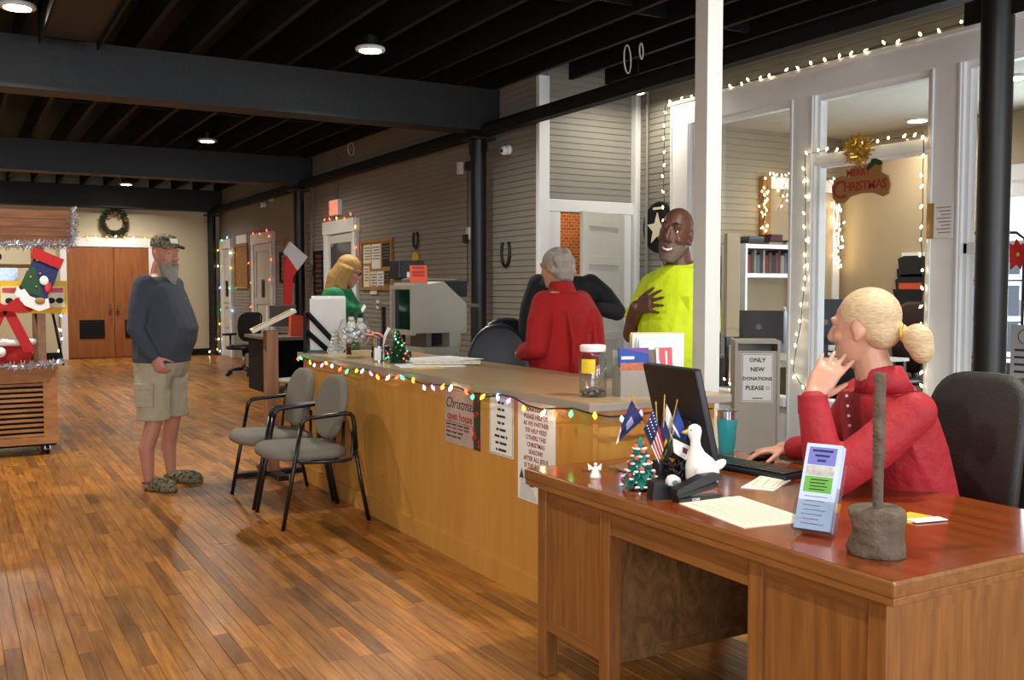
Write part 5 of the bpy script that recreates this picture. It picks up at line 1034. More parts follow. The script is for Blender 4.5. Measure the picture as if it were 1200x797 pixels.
tb_ = thing('tan_screen', 'narrow tan upholstered screen panel standing inside the office window', 'panel', (6.72, 7.32, 0)); B((6.68, 7.36, .95), (6.86, 7.41, 1.98), 'panel', 'tan_wall', tb_, .01); B((6.70, 7.37, 0), (6.76, 7.40, .95), 'stand', 'black_metal', tb_)
od = thing('office_desk', 'pale office desk behind the window bay', 'desk', (7.4, 7.0, 0)); B((6.9, 6.4, .72), (8.2, 7.75, .75), 'desktop', 'beige_plastic', od)
for xx, yy in ((6.92, 6.42), (8.14, 6.42), (6.92, 7.69), (8.14, 7.69)): B((xx, yy, 0), (xx + .04, yy + .04, .72), 'leg', 'black_metal', od)
def pc_mon(lbl, x, y, rz, w=.5, h=.32, z=.75):
    t = thing('office_monitor', lbl, 'monitor', (x, y, z)); mt_ = LF((x, y, z), rz); MB().box((-w / 2, -.02, .12), (w / 2, .02, .12 + h), .006, mt_).build('housing', 'black_plastic', t); MB().box((-.03, -.02, .01), (.03, .03, .2), 0, mt_).build('neck', 'black_plastic', t); MB().box((-.12, -.09, 0), (.12, .09, .012), 0, mt_).build('foot', 'black_plastic', t); MB().lathe([(.028, 0), (.03, .003), (.02, .004)], mt_ @ Vector((0, -.021, .12 + h / 2)), 16, LF((0, 0, 0), rz) @ TR((0, 0, 0), (90, 0, 0))).build('badge', 'beige_dark', t)
pc_mon('black monitor with round badge on the pale office desk', 7.62, 6.95, -42, .52, .46); pc_mon('low black monitor behind the donations cabinet', 7.25, 7.5, -42, .5, .34)
bt = thing('hand_sanitizer', 'blue and clear pump bottle on the office desk', 'bottle', (7.75, 7.6, .75)); MB().lathe([(.04, 0), (.042, .34), (.02, .38), (.015, .44), (0, .44)], (7.75, 7.62, .75), 14).build('bottle', 'paper_blue', bt, True); MB().tube([(7.75, 7.62, 1.19), (7.75, 7.62, 1.23), (7.70, 7.60, 1.23)], .009, 6).build('pump', 'white', bt); 
yb_ = thing('file_box', 'cream file box with yellow label under the office window', 'box', (6.75, 7.15, 0)); B((6.62, 6.95, .48), (6.86, 7.25, .88), 'box', 'paper_cream', yb_, .004); B((6.615, 7.0, .62), (6.62, 7.2, .70), 'label', 'yellow', yb_)
tag(B((6.56, 6.9, 0), (6.88, 7.3, .478), 'box_plinth', 'beige_dark', None, .004), 'dark low plinth under the cream file box', 'plinth')
string_lights('warm string lights lying around the cream file box', [(6.58, 7.3, .5), (6.57, 7.1, .52), (6.58, 6.9, .5), (6.6, 6.7, .5)], .08, W, .009, (0, 0, .01), jit=.03)
fl_ = thing('wall_file', 'black mesh wall file rack with papers on the tan office wall', 'wall file', (9.5, 7.4, 1.2)); B((9.54, 7.22, 1.2), (9.565, 7.58, 1.85), 'back_plate', 'white', fl_)
for k in range(3):
    z = 1.64 - k * .12; MB().prism([(-.18, 0), (.18, 0), (.2, .14), (.12, .17), (-.12, .17), (-.2, .14)], lambda a, b: (9.50 - .02 * k, 7.4 + a, z + b), lambda a, b: (9.52 - .02 * k, 7.4 + a, z + b)).build('pocket', 'black_metal', fl_)
MB().prism([(-.13, 0), (.13, 0), (.2, .25), (-.2, .25)], lambda a, b: (9.42, 7.4 + a, 1.18 + b), lambda a, b: (9.45, 7.4 + a, 1.18 + b)).build('bottom_pocket', 'black_metal', fl_); B((9.45, 7.24, 1.42), (9.47, 7.54, 1.5), 'red_folder', 'orange_paper', fl_); B((9.48, 7.24, 1.5), (9.5, 7.54, 1.6), 'blue_folder', 'blue', fl_)
dkc = task_chair('office_chair', 'dark red office chair back inside the office', (8.6, 6.9, 0), -15, 1.30, mat('dark_wine_leather', '2c1413', .4), .5, False)
gx = thing('tissue_box', 'white box with green lid and printed figure inside the office', 'box', (8.3, 7.6, .75)); B((8.30, 7.5, .76), (8.54, 7.7, 1.12), 'box', 'white', gx, .004); B((8.29, 7.49, 1.12), (8.55, 7.71, 1.18), 'lid', 'green', gx); MB().ell((8.40, 7.495, .98), (.05, .004, .07)).build('figure_print', 'beige_dark', gx)
cdz = thing('low_cabinet', 'black low cabinet carrying the white box in the office', 'cabinet', (8.35, 7.6, 0)); B((8.28, 7.4, 0), (8.98, 7.85, .73), 'body', 'black_wood', cdz); B((8.26, 7.38, .73), (9.0, 7.87, .758), 'top', 'black_plastic', cdz); B((8.30, 7.385, .05), (8.62, 7.4, .7), 'door', 'black_plastic', cdz); B((8.64, 7.385, .05), (8.96, 7.4, .7), 'door', 'black_plastic', cdz)
# bright rear exit of the office with a wire rack
gd = struct('door_6', 'white glazed rear exit door of the office, daylight behind it')
B((9.575, 4.5, 0), (9.65, 4.62, 2.72), 'casing', 'white_paint', gd); B((9.575, 6.5, 0), (9.65, 6.62, 2.72), 'casing', 'white_paint', gd); B((9.575, 4.62, 2.55), (9.65, 6.5, 2.72), 'casing', 'white_paint', gd)
for a, b in ((4.62, 4.80), (5.46, 5.66), (6.32, 6.5)): B((9.585, a, 0), (9.64, b, 2.55), 'stile', 'white_paint', gd)
for z0, z1 in ((0, .35), (1.15, 1.32), (2.38, 2.55)):
    for a, b in ((4.80, 5.46), (5.66, 6.32)): B((9.585, a, z0), (9.64, b, z1), 'door_rail', 'white_paint', gd)
daym = emis('daylight_glass', (.62, .84, 1.0), 1.8)
for z0, z1 in ((.35, 1.15), (1.32, 2.38)):
    for a, b in ((4.80, 5.46), (5.66, 6.32)): B((9.61, a, z0), (9.615, b, z1), 'pane', daym, gd)
wk = thing('wire_rack', 'dark wire display rack with pale blue cards behind the right window', 'display rack', (7.7, 5.15, 0))
for s in (-1, 1): MB().tube([(7.6 + s * .21, 5.15 - s * .16, .02), (7.6 + s * .21, 5.15 - s * .16, 1.85), (7.6 + s * .16, 5.15 - s * .12, 1.9), (7.6, 5.15, 1.9)], .014, 6).build('upright', 'black_metal', wk)
for z in (.5, .85, 1.15, 1.5): MB().tube([(7.39, 5.31, z), (7.81, 4.99, z)], .008, 6).build('crossbar', 'black_metal', wk)
for k, z in enumerate((.55, .9, 1.2, 1.55)):
    mtk = LF((7.6, 5.14, z), -37); MB().box((-.22, -.02, 0), (.22, -.01, .26), 0, mtk).build('card', 'paper_blue' if k else 'beige_dark', wk)
MB().box((-.27, -.03, .02), (.27, .03, .05), 0, LF((7.6, 5.15, 0), -37)).build('foot', 'black_metal', wk)
# things on the right sill
bx = thing('sill_tray', 'grey tray of papers on the shelf under the right window', 'tray', (5.9, 3.9, .4)); B((5.75, 3.3, .42), (6.2, 4.35, .50), 'tray', 'lam_edge', bx, .005); B((5.78, 3.35, .5), (6.17, 4.3, .515), 'paper_pile', 'paper', bx)
rs_ = thing('low_shelf', 'black low shelf unit with a red edge under the right window', 'shelf', (5.98, 3.8, 0)); B((5.72, 3.2, .38), (6.24, 4.42, .40), 'red_edge', 'red_gloss', rs_); B((5.72, 3.2, .40), (6.24, 4.42, .42), 'top', 'paper', rs_); B((5.74, 3.22, 0), (6.22, 4.40, .38), 'body', 'black_wood', rs_)
ci = thing('window_notice', 'grey printed notice with circle stuck on the right window', 'notice', (6.38, 4.1, .9)); B((6.385, 3.95, .62), (6.39, 4.16, 1.18), 'sheet', mat('grey_notice', '9a979c', .6), ci)
for k in range(7): MB().box((6.383, 3.97, .70 + k * .05), (6.385, 4.13, .715 + k * .05)).build('print_line', 'ink', ci)
MB().tube([(6.384, 4.055 + .05 * math.cos(2 * math.pi * k / 16), 1.1 + .05 * math.sin(2 * math.pi * k / 16)) for k in range(16)], .003, 5, True).build('ring_print', 'ink', ci)
po = thing('poinsettia', 'red poinsettia bloom beside the right window bay', 'flower', (6.25, 4.02, 1.6))
for k in range(9):
    a = k * .7; MB().prism([(-.02, .0), (.02, .0), (.03, .05), (0, .11), (-.03, .05)], lambda x_, z_: Vector((6.28, 4.05, 1.66)) + Matrix.Rotation(a, 3, 'X') @ Vector((-.01 - .2 * z_, x_, z_)), lambda x_, z_: Vector((6.285, 4.05, 1.66)) + Matrix.Rotation(a, 3, 'X') @ Vector((-.01 - .2 * z_, x_, z_))).build('petal', 'red', po)
MB().ell((6.27, 4.05, 1.66), .015, 8, 6).build('centre', 'gold', po)
# ================================================================ people
def merge(dst, src, mtx=None):
    dst.add([(mtx @ Vector(v)) if mtx else v for v in src.v], src.f); return dst
def blob(mb, name, mats, parent, voxel=.008, smooth=4, paint=None):
    """grow one continuous surface from overlapping closed shapes"""
    me = mb.mesh(name + '_raw'); o = bpy.data.objects.new(name + '_raw', me); COL.objects.link(o)
    r = o.modifiers.new('r', 'REMESH'); r.mode = 'VOXEL'; r.voxel_size = voxel; r.adaptivity = 0
    s = o.modifiers.new('s', 'SMOOTH'); s.factor = .5; s.iterations = smooth
    dg = bpy.context.evaluated_depsgraph_get(); m2 = bpy.data.meshes.new_from_object(o.evaluated_get(dg)); m2.name = name
    bpy.data.objects.remove(o); bpy.data.meshes.remove(me)
    if not isinstance(mats, (list, tuple)): mats = [mats]
    m2.materials.clear()
    for x in mats: m2.materials.append(M[x] if isinstance(x, str) else x)
    shade(m2)
    if paint:
        for p in m2.polygons: p.material_index = paint(p.center)
    return link(m2, name, parent)
def V(*a): return Vector(a)
def ring(c, rx, ry, n=20, e=.9, rot=None):
    out = []
    for i in range(n):
        a = 2 * math.pi * i / n; p = V(rx * math.copysign(abs(math.cos(a)) ** e, math.cos(a)), ry * math.copysign(abs(math.sin(a)) ** e, math.sin(a)), 0); out.append(V(*c) + (rot @ p if rot else p))
    return out
def trunk(mb, secs, grow=0, e=.85): mb.loft([ring((s[4] if len(s) > 4 else 0, s[3], s[0]), s[1] + grow, s[2] + grow, e=e) for s in secs])
def limb(mb, pts, rs, n=14):
    mb.tube(pts, rs, n)
    for p, r in zip(pts, rs): mb.ell(p, r * .995, 14, 9)
def smoothpath(pts, rs):
    P = []; R = []
    for i in range(len(pts) - 1):
        for k in range(4): P.append(V(*pts[i]).lerp(V(*pts[i + 1]), k / 4)); R.append(rs[i] + (rs[i + 1] - rs[i]) * k / 4)
    P.append(V(*pts[-1])); R.append(rs[-1]); return P, R
def hand(mb, wr, fdir, ndir, ts, curl=(15, 18, 20, 24), spread=6, thumb=(.7, .6, -.25), k=1.0):
    """palm + four fingers + thumb; ndir = back of the hand, ts = +-1 side of the thumb along fdir x ndir"""
    y = V(*fdir).normalized(); z = (V(*ndir) - y * V(*ndir).dot(y)).normalized(); x = y.cross(z); F = Matrix((x, y, z)).transposed().to_4x4(); F.translation = V(*wr)
    h = MB()
    h.loft([ring((0, 0, 0), .024, .017, rot=Matrix.Rotation(math.radians(-90), 3, 'X')), ring((0, .02, 0), .033, .016, rot=Matrix.Rotation(math.radians(-90), 3, 'X')), ring((0, .055, 0), .041, .015, rot=Matrix.Rotation(math.radians(-90), 3, 'X')), ring((0, .09, 0), .042, .013, rot=Matrix.Rotation(math.radians(-90), 3, 'X')), ring((0, .10, 0), .036, .008, rot=Matrix.Rotation(math.radians(-90), 3, 'X'))])
    for i, L in enumerate((.072, .080, .074, .058)):
        a = math.radians((1.5 - i) * spread) ; p = V(ts * (.031 - .0205 * i), .088 - (.008 if i == 3 else 0), 0); d = V(ts * math.sin(a), math.cos(a), 0); pts = [p]; c = 0
        for f in (.45, .30, .25):
            c += math.radians(curl[i]); dd = d * math.cos(c) + V(0, 0, -1) * math.sin(c); pts.append(pts[-1] + dd * L * f)
        limb(h, pts, [.0096, .0088, .0080, .0066], 10)
    t0 = V(ts * .022, .018, -.004); td = V(ts * thumb[0], thumb[1], thumb[2]).normalized(); t1 = t0 + td * .045; td2 = (td + V(0, .45, -.1)).normalized(); limb(h, [t0, t1, t1 + td2 * .032, t1 + td2 * .055], [.015, .0118, .0098, .0076], 10)
    merge(mb, h, F @ Matrix.Scale(k, 4))
def head_shape(mb, Mh, jaw=1.0, ears=True, nose=1.0):
    h = MB()
    h.ell((0, -.012, .033), (.077, .097, .092), 20, 14)
    h.loft([ring((0, c, z), rx * (jaw if z < -.03 else 1), ry, e=.95) for z, rx, ry, c in ((-.118, .018, .016, .060), (-.112, .032, .03, .054), (-.09, .046, .048, .038), (-.06, .057, .062, .026), (-.02, .066, .076, .014), (.03, .070, .084, .004), (.07, .066, .078, .0))])
    h.tube([(0, .082, .03), (0, .098, .005), (0, .108 * nose, -.022)], [.009, .011, .014], 10); h.ell((0, .103 * nose, -.024), (.015, .014, .011))
    for s in (-1, 1):
        h.ell((s * .013, .095, -.027), (.009, .010, .008)); h.ell((s * .030, .079, .040), (.027, .012, .009)); h.ell((s * .040, .062, -.018), (.024, .022, .02))
        h.ell((s * .031, .0775, .0265), (.016, .012, .005)); h.ell((s * .031, .0765, .007), (.015, .010, .004))
        if ears:
            h.ell((s * .078, -.010, .004), (.009, .019, .031), mtx=TR((0, 0, 0), (-8, 0, s * -18))); h.ell((s * .077, -.004, -.022), (.008, .011, .012))
    h.ell((0, .083, -.055), (.025, .013, .0055)); h.ell((0, .081, -.068), (.022, .013, .0065))
    merge(mb, h, Mh)
def eyes(Mh, parent, m_iris='ink', r=.0112, y=.0722):
    for s in (-1, 1):
        c = Mh @ V(s * .031, y, .0165); e = MB().ell(c, r, 12, 8).build('eye', 'white_gloss', parent, True)
        d = (Mh.to_3x3() @ V(-.15 * 0, 1, -.05)).normalized(); MB().ell(c + d * r * .62, r * .62, 10, 7).build('iris', m_iris, e, True)
def camo(name, rough, scale):
    m, t, b = nt(name); tc = t.nodes.new('ShaderNodeTexCoord'); nz = t.nodes.new('ShaderNodeTexNoise'); nz.inputs['Scale'].default_value = scale; nz.inputs['Detail'].default_value = 3; t.links.new(tc.outputs['Object'], nz.inputs[0])
    rp = t.nodes.new('ShaderNodeValToRGB'); rp.color_ramp.interpolation = 'CONSTANT'; e = rp.color_ramp.elements
    e[0].color = hexc('2c2a22'); e[1].position = .42; e[1].color = hexc('5c5640')
    x = e.new(.5); x.color = hexc('85785a'); x = e.new(.58); x.color = hexc('454a30'); x = e.new(.66); x.color = hexc('a3977c')
    t.links.new(nz.outputs[0], rp.inputs[0]); t.links.new(rp.outputs[0], b.inputs['Base Color']); b.inputs['Roughness'].default_value = rough; return m
def skin(name, h, rough=.5, var=.10): return mat(name, h, rough, var=var, scale=35, bump=.03)
M['skin_fair'] = skin('skin_fair', 'c28d74'); M['skin_ruddy'] = skin('skin_ruddy', 'b67c66'); M['skin_deep'] = skin('skin_deep', '5c3a2a', .42); M['skin_leg'] = skin('skin_leg', 'b98d78')
M['lip_dark'] = mat('lip_dark', '63342c', .4); M['lip'] = mat('lip', '9d5148', .5); M['grey_stubble'] = mat('grey_stubble', '6b5d52', .9, var=.55, scale=150, bump=.4)
M['hair_blond'] = mat('hair_blond', 'a9803f', .6, var=.45, scale=18, stretch=(9, 9, 1.5), bump=.5); M['hair_grey'] = mat('hair_grey', '9f958a', .6, var=.45, scale=22, stretch=(7, 7, 3), bump=.5); M['hair_sand'] = mat('hair_sand', 'c6aa84', .55, var=.5, scale=16, stretch=(3, 3, 12), bump=.5)
M['beard_grey'] = mat('beard_grey', '8f8a80', .8, var=.4, scale=40, stretch=(9, 9, 2), bump=.6)
M['knit_slate'] = mat('slate_shirt', '3d424c', .9, var=.15, scale=7, bump=.8, bd=.03); M['khaki'] = mat('khaki_cotton', 'a79d86', .9, var=.12, scale=9, bump=.9, bd=.03); M['hivis'] = mat('hi_vis_yellow', 'c4d80e', .75, var=.08, scale=6, bump=.8, bd=.03); M['red_shirt'] = mat('red_poplin', '9c1420', .7, var=.12, scale=7, bump=.9, bd=.03); M['red_wool'] = mat('red_wool', 'a8161a', .9, var=.15, scale=7, bump=.8, bd=.03); M['black_knit'] = mat('black_knit', '121214', .85, var=.2); M['green_tee'] = mat('green_tee', '1f7a4d', .85, var=.12, scale=7, bump=.8, bd=.03); M['denim'] = mat('denim', '2a3346', .9, var=.2, scale=90); M['camo'] = camo('camouflage', .85, 34); M['rubber'] = camo('camo_rubber', .6, 45); M['beanie'] = None

def legs(mb, s, hx, ax, knee_y=.02, ankle_y=-.02, k=1.0, hip_z=.92):
    for sd in (-1, 1):
        P, R = smoothpath([(sd * hx, 0, hip_z * s), (sd * (hx + ax) / 2, knee_y, .50 * s), (sd * ax, ankle_y - .015, .30 * s), (sd * ax, ankle_y, .08 * s)], [.085 * k, .058 * k, .056 * k, .036 * k]); limb(mb, P, R)
        mb.ell((sd * ax, ankle_y + .06, .035), (.042, .12, .03))
# ---------------------------------------------------------------- bearded man in cap and shorts
pm = thing('person', 'man in camouflage cap, slate long sleeve shirt and khaki shorts standing on the floor', 'person')
s = 1.0; Mh = TR((-.005, .05, 1.665), (-3, 0, -24)) @ Matrix.Scale(1.04, 4)
bodyS = [(.84, .17, .13, .0), (.95, .20, .165, .01), (1.05, .205, .19, .035), (1.15, .205, .20, .045), (1.25, .205, .18, .03), (1.36, .205, .15, .01), (1.44, .19, .125, .0), (1.50, .13, .095, .0), (1.545, .07, .07, .005)]
mb = MB(); trunk(mb, bodyS, -.02); head_shape(mb, Mh, 1.08); limb(mb, [(0, -.005, 1.48), (0, .02, 1.60)], [.068, .062]); legs(mb, 1, .10, .15)
P, R = smoothpath([(.20, 0, 1.45), (.275, -.02, 1.17), (.235, .09, .95)], [.055, .045, .030]); limb(mb, P, R)
hand(mb, (.235, .09, .95), (-.25, .45, -.9), (1, .2, -.1), -1, (25, 28, 30, 30), 2)
P, R = smoothpath([(-.20, 0, 1.45), (-.26, -.06, 1.17), (-.215, -.01, .95)], [.055, .045, .030]); limb(mb, P, R); hand(mb, (-.215, -.01, .95), (.2, .4, -.9), (-1, .2, 0), 1)
inv = Mh.inverted()
def pt1(c):
    q = inv @ c
    if abs(q.x) < .026 and q.y > .08 and -.074 < q.z < -.05: return 1
    return 0
bo = blob(mb, 'body', ['skin_ruddy', 'lip'], pm, .008, 4, pt1); eyes(Mh, bo)
mb = MB(); trunk(mb, [(.905, .205, .16, .015)] + bodyS[1:-1] + [(1.515, .10, .085, .005)], .018)
for sd in (-1, 1):
    P, R = smoothpath([(sd * .185, 0, 1.45), (sd * .235, -.01, 1.32), (sd * .28, -.02, 1.15), (sd * .245, .08, .97)] if sd > 0 else [(-.185, 0, 1.45), (-.235, -.03, 1.32), (-.265, -.06, 1.15), (-.22, -.01, .97)], [.082, .075, .062, .045]); limb(mb, P, R)
blob(mb, 'shirt', 'knit_slate', pm, .010, 5)
MB().box((-.05, .0, -.006), (.05, .004, .006), 0, TR((-.09, .152, 1.36), (0, 0, 25))).build('chest_logo', 'cork', pm)
mb = MB(); trunk(mb, [(.80, .19, .14, .0), (.86, .205, .155, .005), (.93, .21, .165, .012)], .008)
for sd in (-1, 1): mb.loft([ring((sd * x_, y_, z), rx, ry) for x_, y_, z, rx, ry in ((.10, .0, .90, .11, .14), (.115, .005, .75, .105, .125), (.125, .01, .60, .10, .115), (.13, .015, .50, .10, .112))])
sh_ = blob(mb, 'shorts', 'khaki', pm, .009, 4)
for sd in (-1, 1): MB().box((sd * .222 - .008, -.07, .60), (sd * .222 + .008, .07, .74), .005).box((sd * .222 - .011, -.075, .72), (sd * .222 + .011, .075, .765), .004).build('cargo_pocket', 'khaki', sh_)
for sd, yw in ((-1, 10), (1, -14)):
    mt_ = TR((sd * .155, .06, 0), (0, 0, yw)); cl_ = MB(); cl_.loft([[mt_ @ V(x_ * .055 * math.copysign(abs(math.cos(a)) ** .8, math.cos(a)), .02 + y_ * .145 * math.sin(a) , z) for a in [2 * math.pi * i / 20 for i in range(20)]] for z, x_, y_ in ((0.001, .92, .96), (.012, 1, 1), (.04, .98, .97), (.065, .85, .85), (.085, .6, .6), (.092, .35, .35))]); so = cl_.build('clog', 'rubber', pm, True); 
    MB().tube([mt_ @ V(-.05, -.04, .06), mt_ @ V(-.045, -.11, .055), mt_ @ V(.045, -.11, .055), mt_ @ V(.05, -.04, .06)], .009, 6).build('heel_strap', 'rubber', so)
# beard, cap
mb = MB(); h = MB(); h.loft([ring((0, c, z), rx, ry) for z, rx, ry, c in ((-.052, .066, .056, .022), (-.075, .066, .060, .032), (-.11, .060, .056, .045), (-.15, .050, .045, .055), (-.19, .036, .033, .062), (-.225, .018, .016, .066))]); h.ell((0, .097, -.047), (.032, .014, .009)); h.ell((-.033, .083, -.068), (.014, .018, .026)); h.ell((.033, .083, -.068), (.014, .018, .026)); merge(mb, h, Mh); blob(mb, 'beard', 'beard_grey', pm, .006, 3)
mb = MB(); h = MB(); h.loft([ring((0, -.010, z), rx, ry) for z, rx, ry in ((.058, .084, .104), (.085, .086, .106), (.115, .080, .098), (.14, .06, .075), (.152, .03, .04))]); merge(mb, h, Mh); cp = blob(mb, 'cap', ['camo'], pm, .006, 3)
h = MB(); h.loft([[Mh @ V(.075 * math.sin(a) * kx, -.0 + .085 + .075 * ky * math.cos(a) , .068 + dz - .02 * (math.sin(a) ** 2)) for a in [math.radians(-90 + 180 * i / 12) for i in range(13)]] + [Mh @ V(.075 * math.sin(a) * kx, .0 + .06 + .02 * math.cos(a), .072 + dz - .02 * (math.sin(a) ** 2)) for a in [math.radians(90 - 180 * i / 12) for i in range(13)]] for kx, ky, dz in ((1, 1, 0), (1, 1, .007))]); h.build('brim', 'camo', cp, 40)
MB().box((-.03, 0, -.018), (.03, .006, .018), .002, Mh @ TR((0, .090, .102), (28, 0, 0))).build('cap_patch', 'paper_cream', cp)
place(pm, (1.31, 7.36, 0), -130.5)

# ---------------------------------------------------------------- man in the yellow shirt, hand on chest
py = thing('person', 'bald smiling man in bright yellow shirt with hand on chest behind the counter', 'person')
Mh = TR((-.005, .055, 1.695), (4, -9, 6)) @ Matrix.Scale(1.18, 4)
bodyY = [(.84, .18, .14, .0), (.95, .205, .17, .01), (1.08, .205, .175, .03), (1.2, .21, .175, .03), (1.32, .205, .16, .015), (1.42, .195, .14, .0), (1.485, .165, .115, -.005), (1.535, .115, .09, -.005), (1.575, .078, .078, .0)]
mb = MB(); trunk(mb, bodyY, -.02); head_shape(mb, Mh, 1.1, nose=1.02); limb(mb, [(0, -.005, 1.52), (.01, .015, 1.64)], [.078, .072]); legs(mb, 1, .10, .13)
el = (.275, .07, 1.19); wr = (.15, .235, 1.335)
P, R = smoothpath([(.165, 0, 1.44), (.225, .01, 1.33), el, ((el[0] + wr[0]) / 2 + .01, .135, 1.27), wr], [.045, .050, .052, .045, .033]); limb(mb, P, R)
hand(mb, wr, (-.92, .12, .16), (.1, .95, .15), -1, (5, 6, 7, 8), 11, (.55, .75, -.1), 1.12)
P, R = smoothpath([(-.15, 0, 1.44), (-.175, .0, 1.32), (-.19, .02, 1.19), (-.16, .14, .97)], [.045, .050, .052, .034]); limb(mb, P, R); hand(mb, (-.16, .14, .97), (.1, .6, -.75), (-.7, .5, .3), 1)
inv2 = Mh.inverted()
def pt2(c):
    q = inv2 @ c
    if q.length > .2: return 0
    sm = q.z - (-.0655 + 9 * q.x * q.x)
    if q.y > .065 and abs(q.x) < .036 and abs(sm) < .0105:
        if abs(q.x) < .026 and abs(sm) < .0045: return 3
        return 1
    if q.y > .012 and q.z < -.038 and q.z > -.13 and (q.z < -.078 or abs(q.x) > .031 or (q.z > -.05 and q.y > .06)): return 2
    if q.z > -.04 and q.z < .075 and abs(q.x) > .055 and q.y < .0 and q.y > -.09: return 2 if abs(q.x) < .082 and q.z > -.02 and q.y < -.02 else 0
    return 0
bo = blob(mb, 'body', ['skin_deep', 'lip_dark', 'grey_stubble', 'white_gloss'], py, .006, 3, pt2); eyes(Mh, bo, 'ink', .0112, .0745)
for sd in (-1, 1): MB().tube([Mh @ V(sd * .014, .090, .043), Mh @ V(sd * .032, .090, .050), Mh @ V(sd * .052, .076, .043)], .0035, 6).build('eyebrow', 'ink', bo)
mb = MB(); trunk(mb, [(.90, .215, .175, .01)] + bodyY[1:-1], .016); mb.loft([ring((0, .0, 1.50), .12, .10), ring((0, .0, 1.548), .096, .094)])
P, R = smoothpath([(.135, 0, 1.455), (.175, 0, 1.435), (.215, .005, 1.37), (.26, .04, 1.245)], [.075, .08, .08, .085]); mb.tube(P, R, 14); mb.ell(P[0], R[0])
P, R = smoothpath([(-.125, 0, 1.455), (-.155, 0, 1.435), (-.175, .0, 1.36), (-.19, .02, 1.20)], [.075, .08, .08, .08]); mb.tube(P, R, 14); mb.ell(P[0], R[0])
ty = blob(mb, 'shirt', 'hivis', py, .008, 4)
MB().tube([V(.093 * math.cos(a), .003 + .092 * math.sin(a), 1.552 - .02 * math.sin(a)) for a in [2 * math.pi * k / 28 for k in range(28)]], .007, 6, True).build('collar', 'hivis', ty, True)
MB().box((-.15, 0, -.0), (-.05, .004, .11), .001, TR((0, .178, 1.28), (8, 0, 6))).build('chest_pocket', 'hivis', ty)
mb = MB(); trunk(mb, [(.82, .19, .15, .0), (.92, .21, .17, .008)], .004)
for sd in (-1, 1): mb.loft([ring((sd * x_, y_, z), r_, r_ * 1.1) for x_, y_, z, r_ in ((.10, 0, .90, .105), (.115, .01, .5, .085), (.13, -.02, .07, .075))])
blob(mb, 'trousers', 'denim', py, .011, 4)
for sd in (-1, 1): MB().box((sd * .13 - .045, -.08, 0), (sd * .13 + .045, .17, .07), .025).build('shoe', 'black_plastic', py, True)
place(py, (3.28, 3.97, 0), 114); py.scale = (.88, .95, 1)

# ---------------------------------------------------------------- seated man in the red shirt (world coordinates)
pr = thing('person', 'man with blond ponytail in red shirt sitting at the desk, hand on chin', 'person', (2.90, 2.25, 0))
# spine from pelvis to neck, facing mostly -x
hd = V(2.655, 2.255, 1.285); neck = V(2.71, 2.235, 1.13)
Mh = Matrix.Translation(hd) @ Matrix.Rotation(math.radians(20), 4, 'Z') @ Matrix.Rotation(math.radians(-4), 4, 'X') @ Matrix.Scale(1.06, 4)
fw = V(-.90, .42, 0).normalized(); rt = V(.42, .90, 0).normalized()
spine = [(V(2.91, 2.25, .50), .185, .14), (V(2.90, 2.25, .62), .19, .145), (V(2.86, 2.255, .76), .19, .145), (V(2.81, 2.25, .90), .195, .135), (V(2.76, 2.24, 1.01), .19, .118), (V(2.725, 2.24, 1.075), .14, .092), (V(2.71, 2.24, 1.115), .085, .075)]
def spine_rings(grow, tail=0):
    out = []
    for c, a, b in (spine[:-1] if tail else spine): out.append([c + rt * ((a + grow) * math.copysign(abs(math.cos(t_)) ** .85, math.cos(t_))) + fw * ((b + grow) * math.copysign(abs(math.sin(t_)) ** .85, math.sin(t_))) for t_ in [2 * math.pi * i / 22 for i in range(22)]])
    return out
mb = MB(); mb.loft(spine_rings(-.045)); head_shape(mb, Mh, 1.0); limb(mb, [neck - V(0, 0, .04), hd + V(.015, -.005, -.06)], [.066, .06])
Ls = V(2.67, 2.06, 1.03); Le = V(2.43, 2.20, .805); Lw = V(2.43, 2.265, 1.075)
Rs = V(2.83, 2.40, 1.03); Re = V(2.86, 2.58, .83); Rw = V(2.80, 2.76, .80)
P, R = smoothpath([Ls, Le, Lw], [.05, .046, .030]); limb(mb, P, R); P, R = smoothpath([Rs, Re, Rw], [.055, .044, .029]); limb(mb, P, R)
hand(mb, Lw, (.60, -.10, .80), (-.72, -.68, .25), 1, (3, 5, 6, 7), 7, (.5, .8, -.5), 1.1)
hand(mb, Rw, (-.80, .42, -.10), (.0, .1, 1), -1, (16, 18, 20, 20), 6, (.7, .6, -.3), 1.0)
for sgn in (-1, 1):
    hip = V(2.90, 2.25, .52) + rt * .10 * sgn; kn = V(2.52, 2.27, .53) + rt * .12 * sgn; an_ = V(2.62, 2.26, .09) + rt * .12 * sgn
    P, R = smoothpath([hip, kn, an_], [.085, .06, .04]); limb(mb, P, R)
inv3 = Mh.inverted()
bo = blob(mb, 'body', ['skin_fair', 'lip'], pr, .006, 4, lambda c: 1 if (abs((inv3 @ c).x) < .024 and (inv3 @ c).y > .082 and -.074 < (inv3 @ c).z < -.05) else 0); eyes(Mh, bo, 'blue')
mb = MB(); mb.loft(spine_rings(.014, 1))
mb.ell(Ls, .07); mb.ell(Rs, .07); mb.ell((2.75, 2.22, 1.045), (.10, .10, .085))
P, R = smoothpath([Ls, Ls.lerp(Le, .5) + V(.01, -.01, 0), Le, Le.lerp(Lw, .45), Lw - V(0, .004, .025)], [.070, .074, .068, .060, .050]); limb(mb, P, R); P, R = smoothpath([Rs, Re, Rw.lerp(Re, .3)], [.083, .066, .048]); limb(mb, P, R)
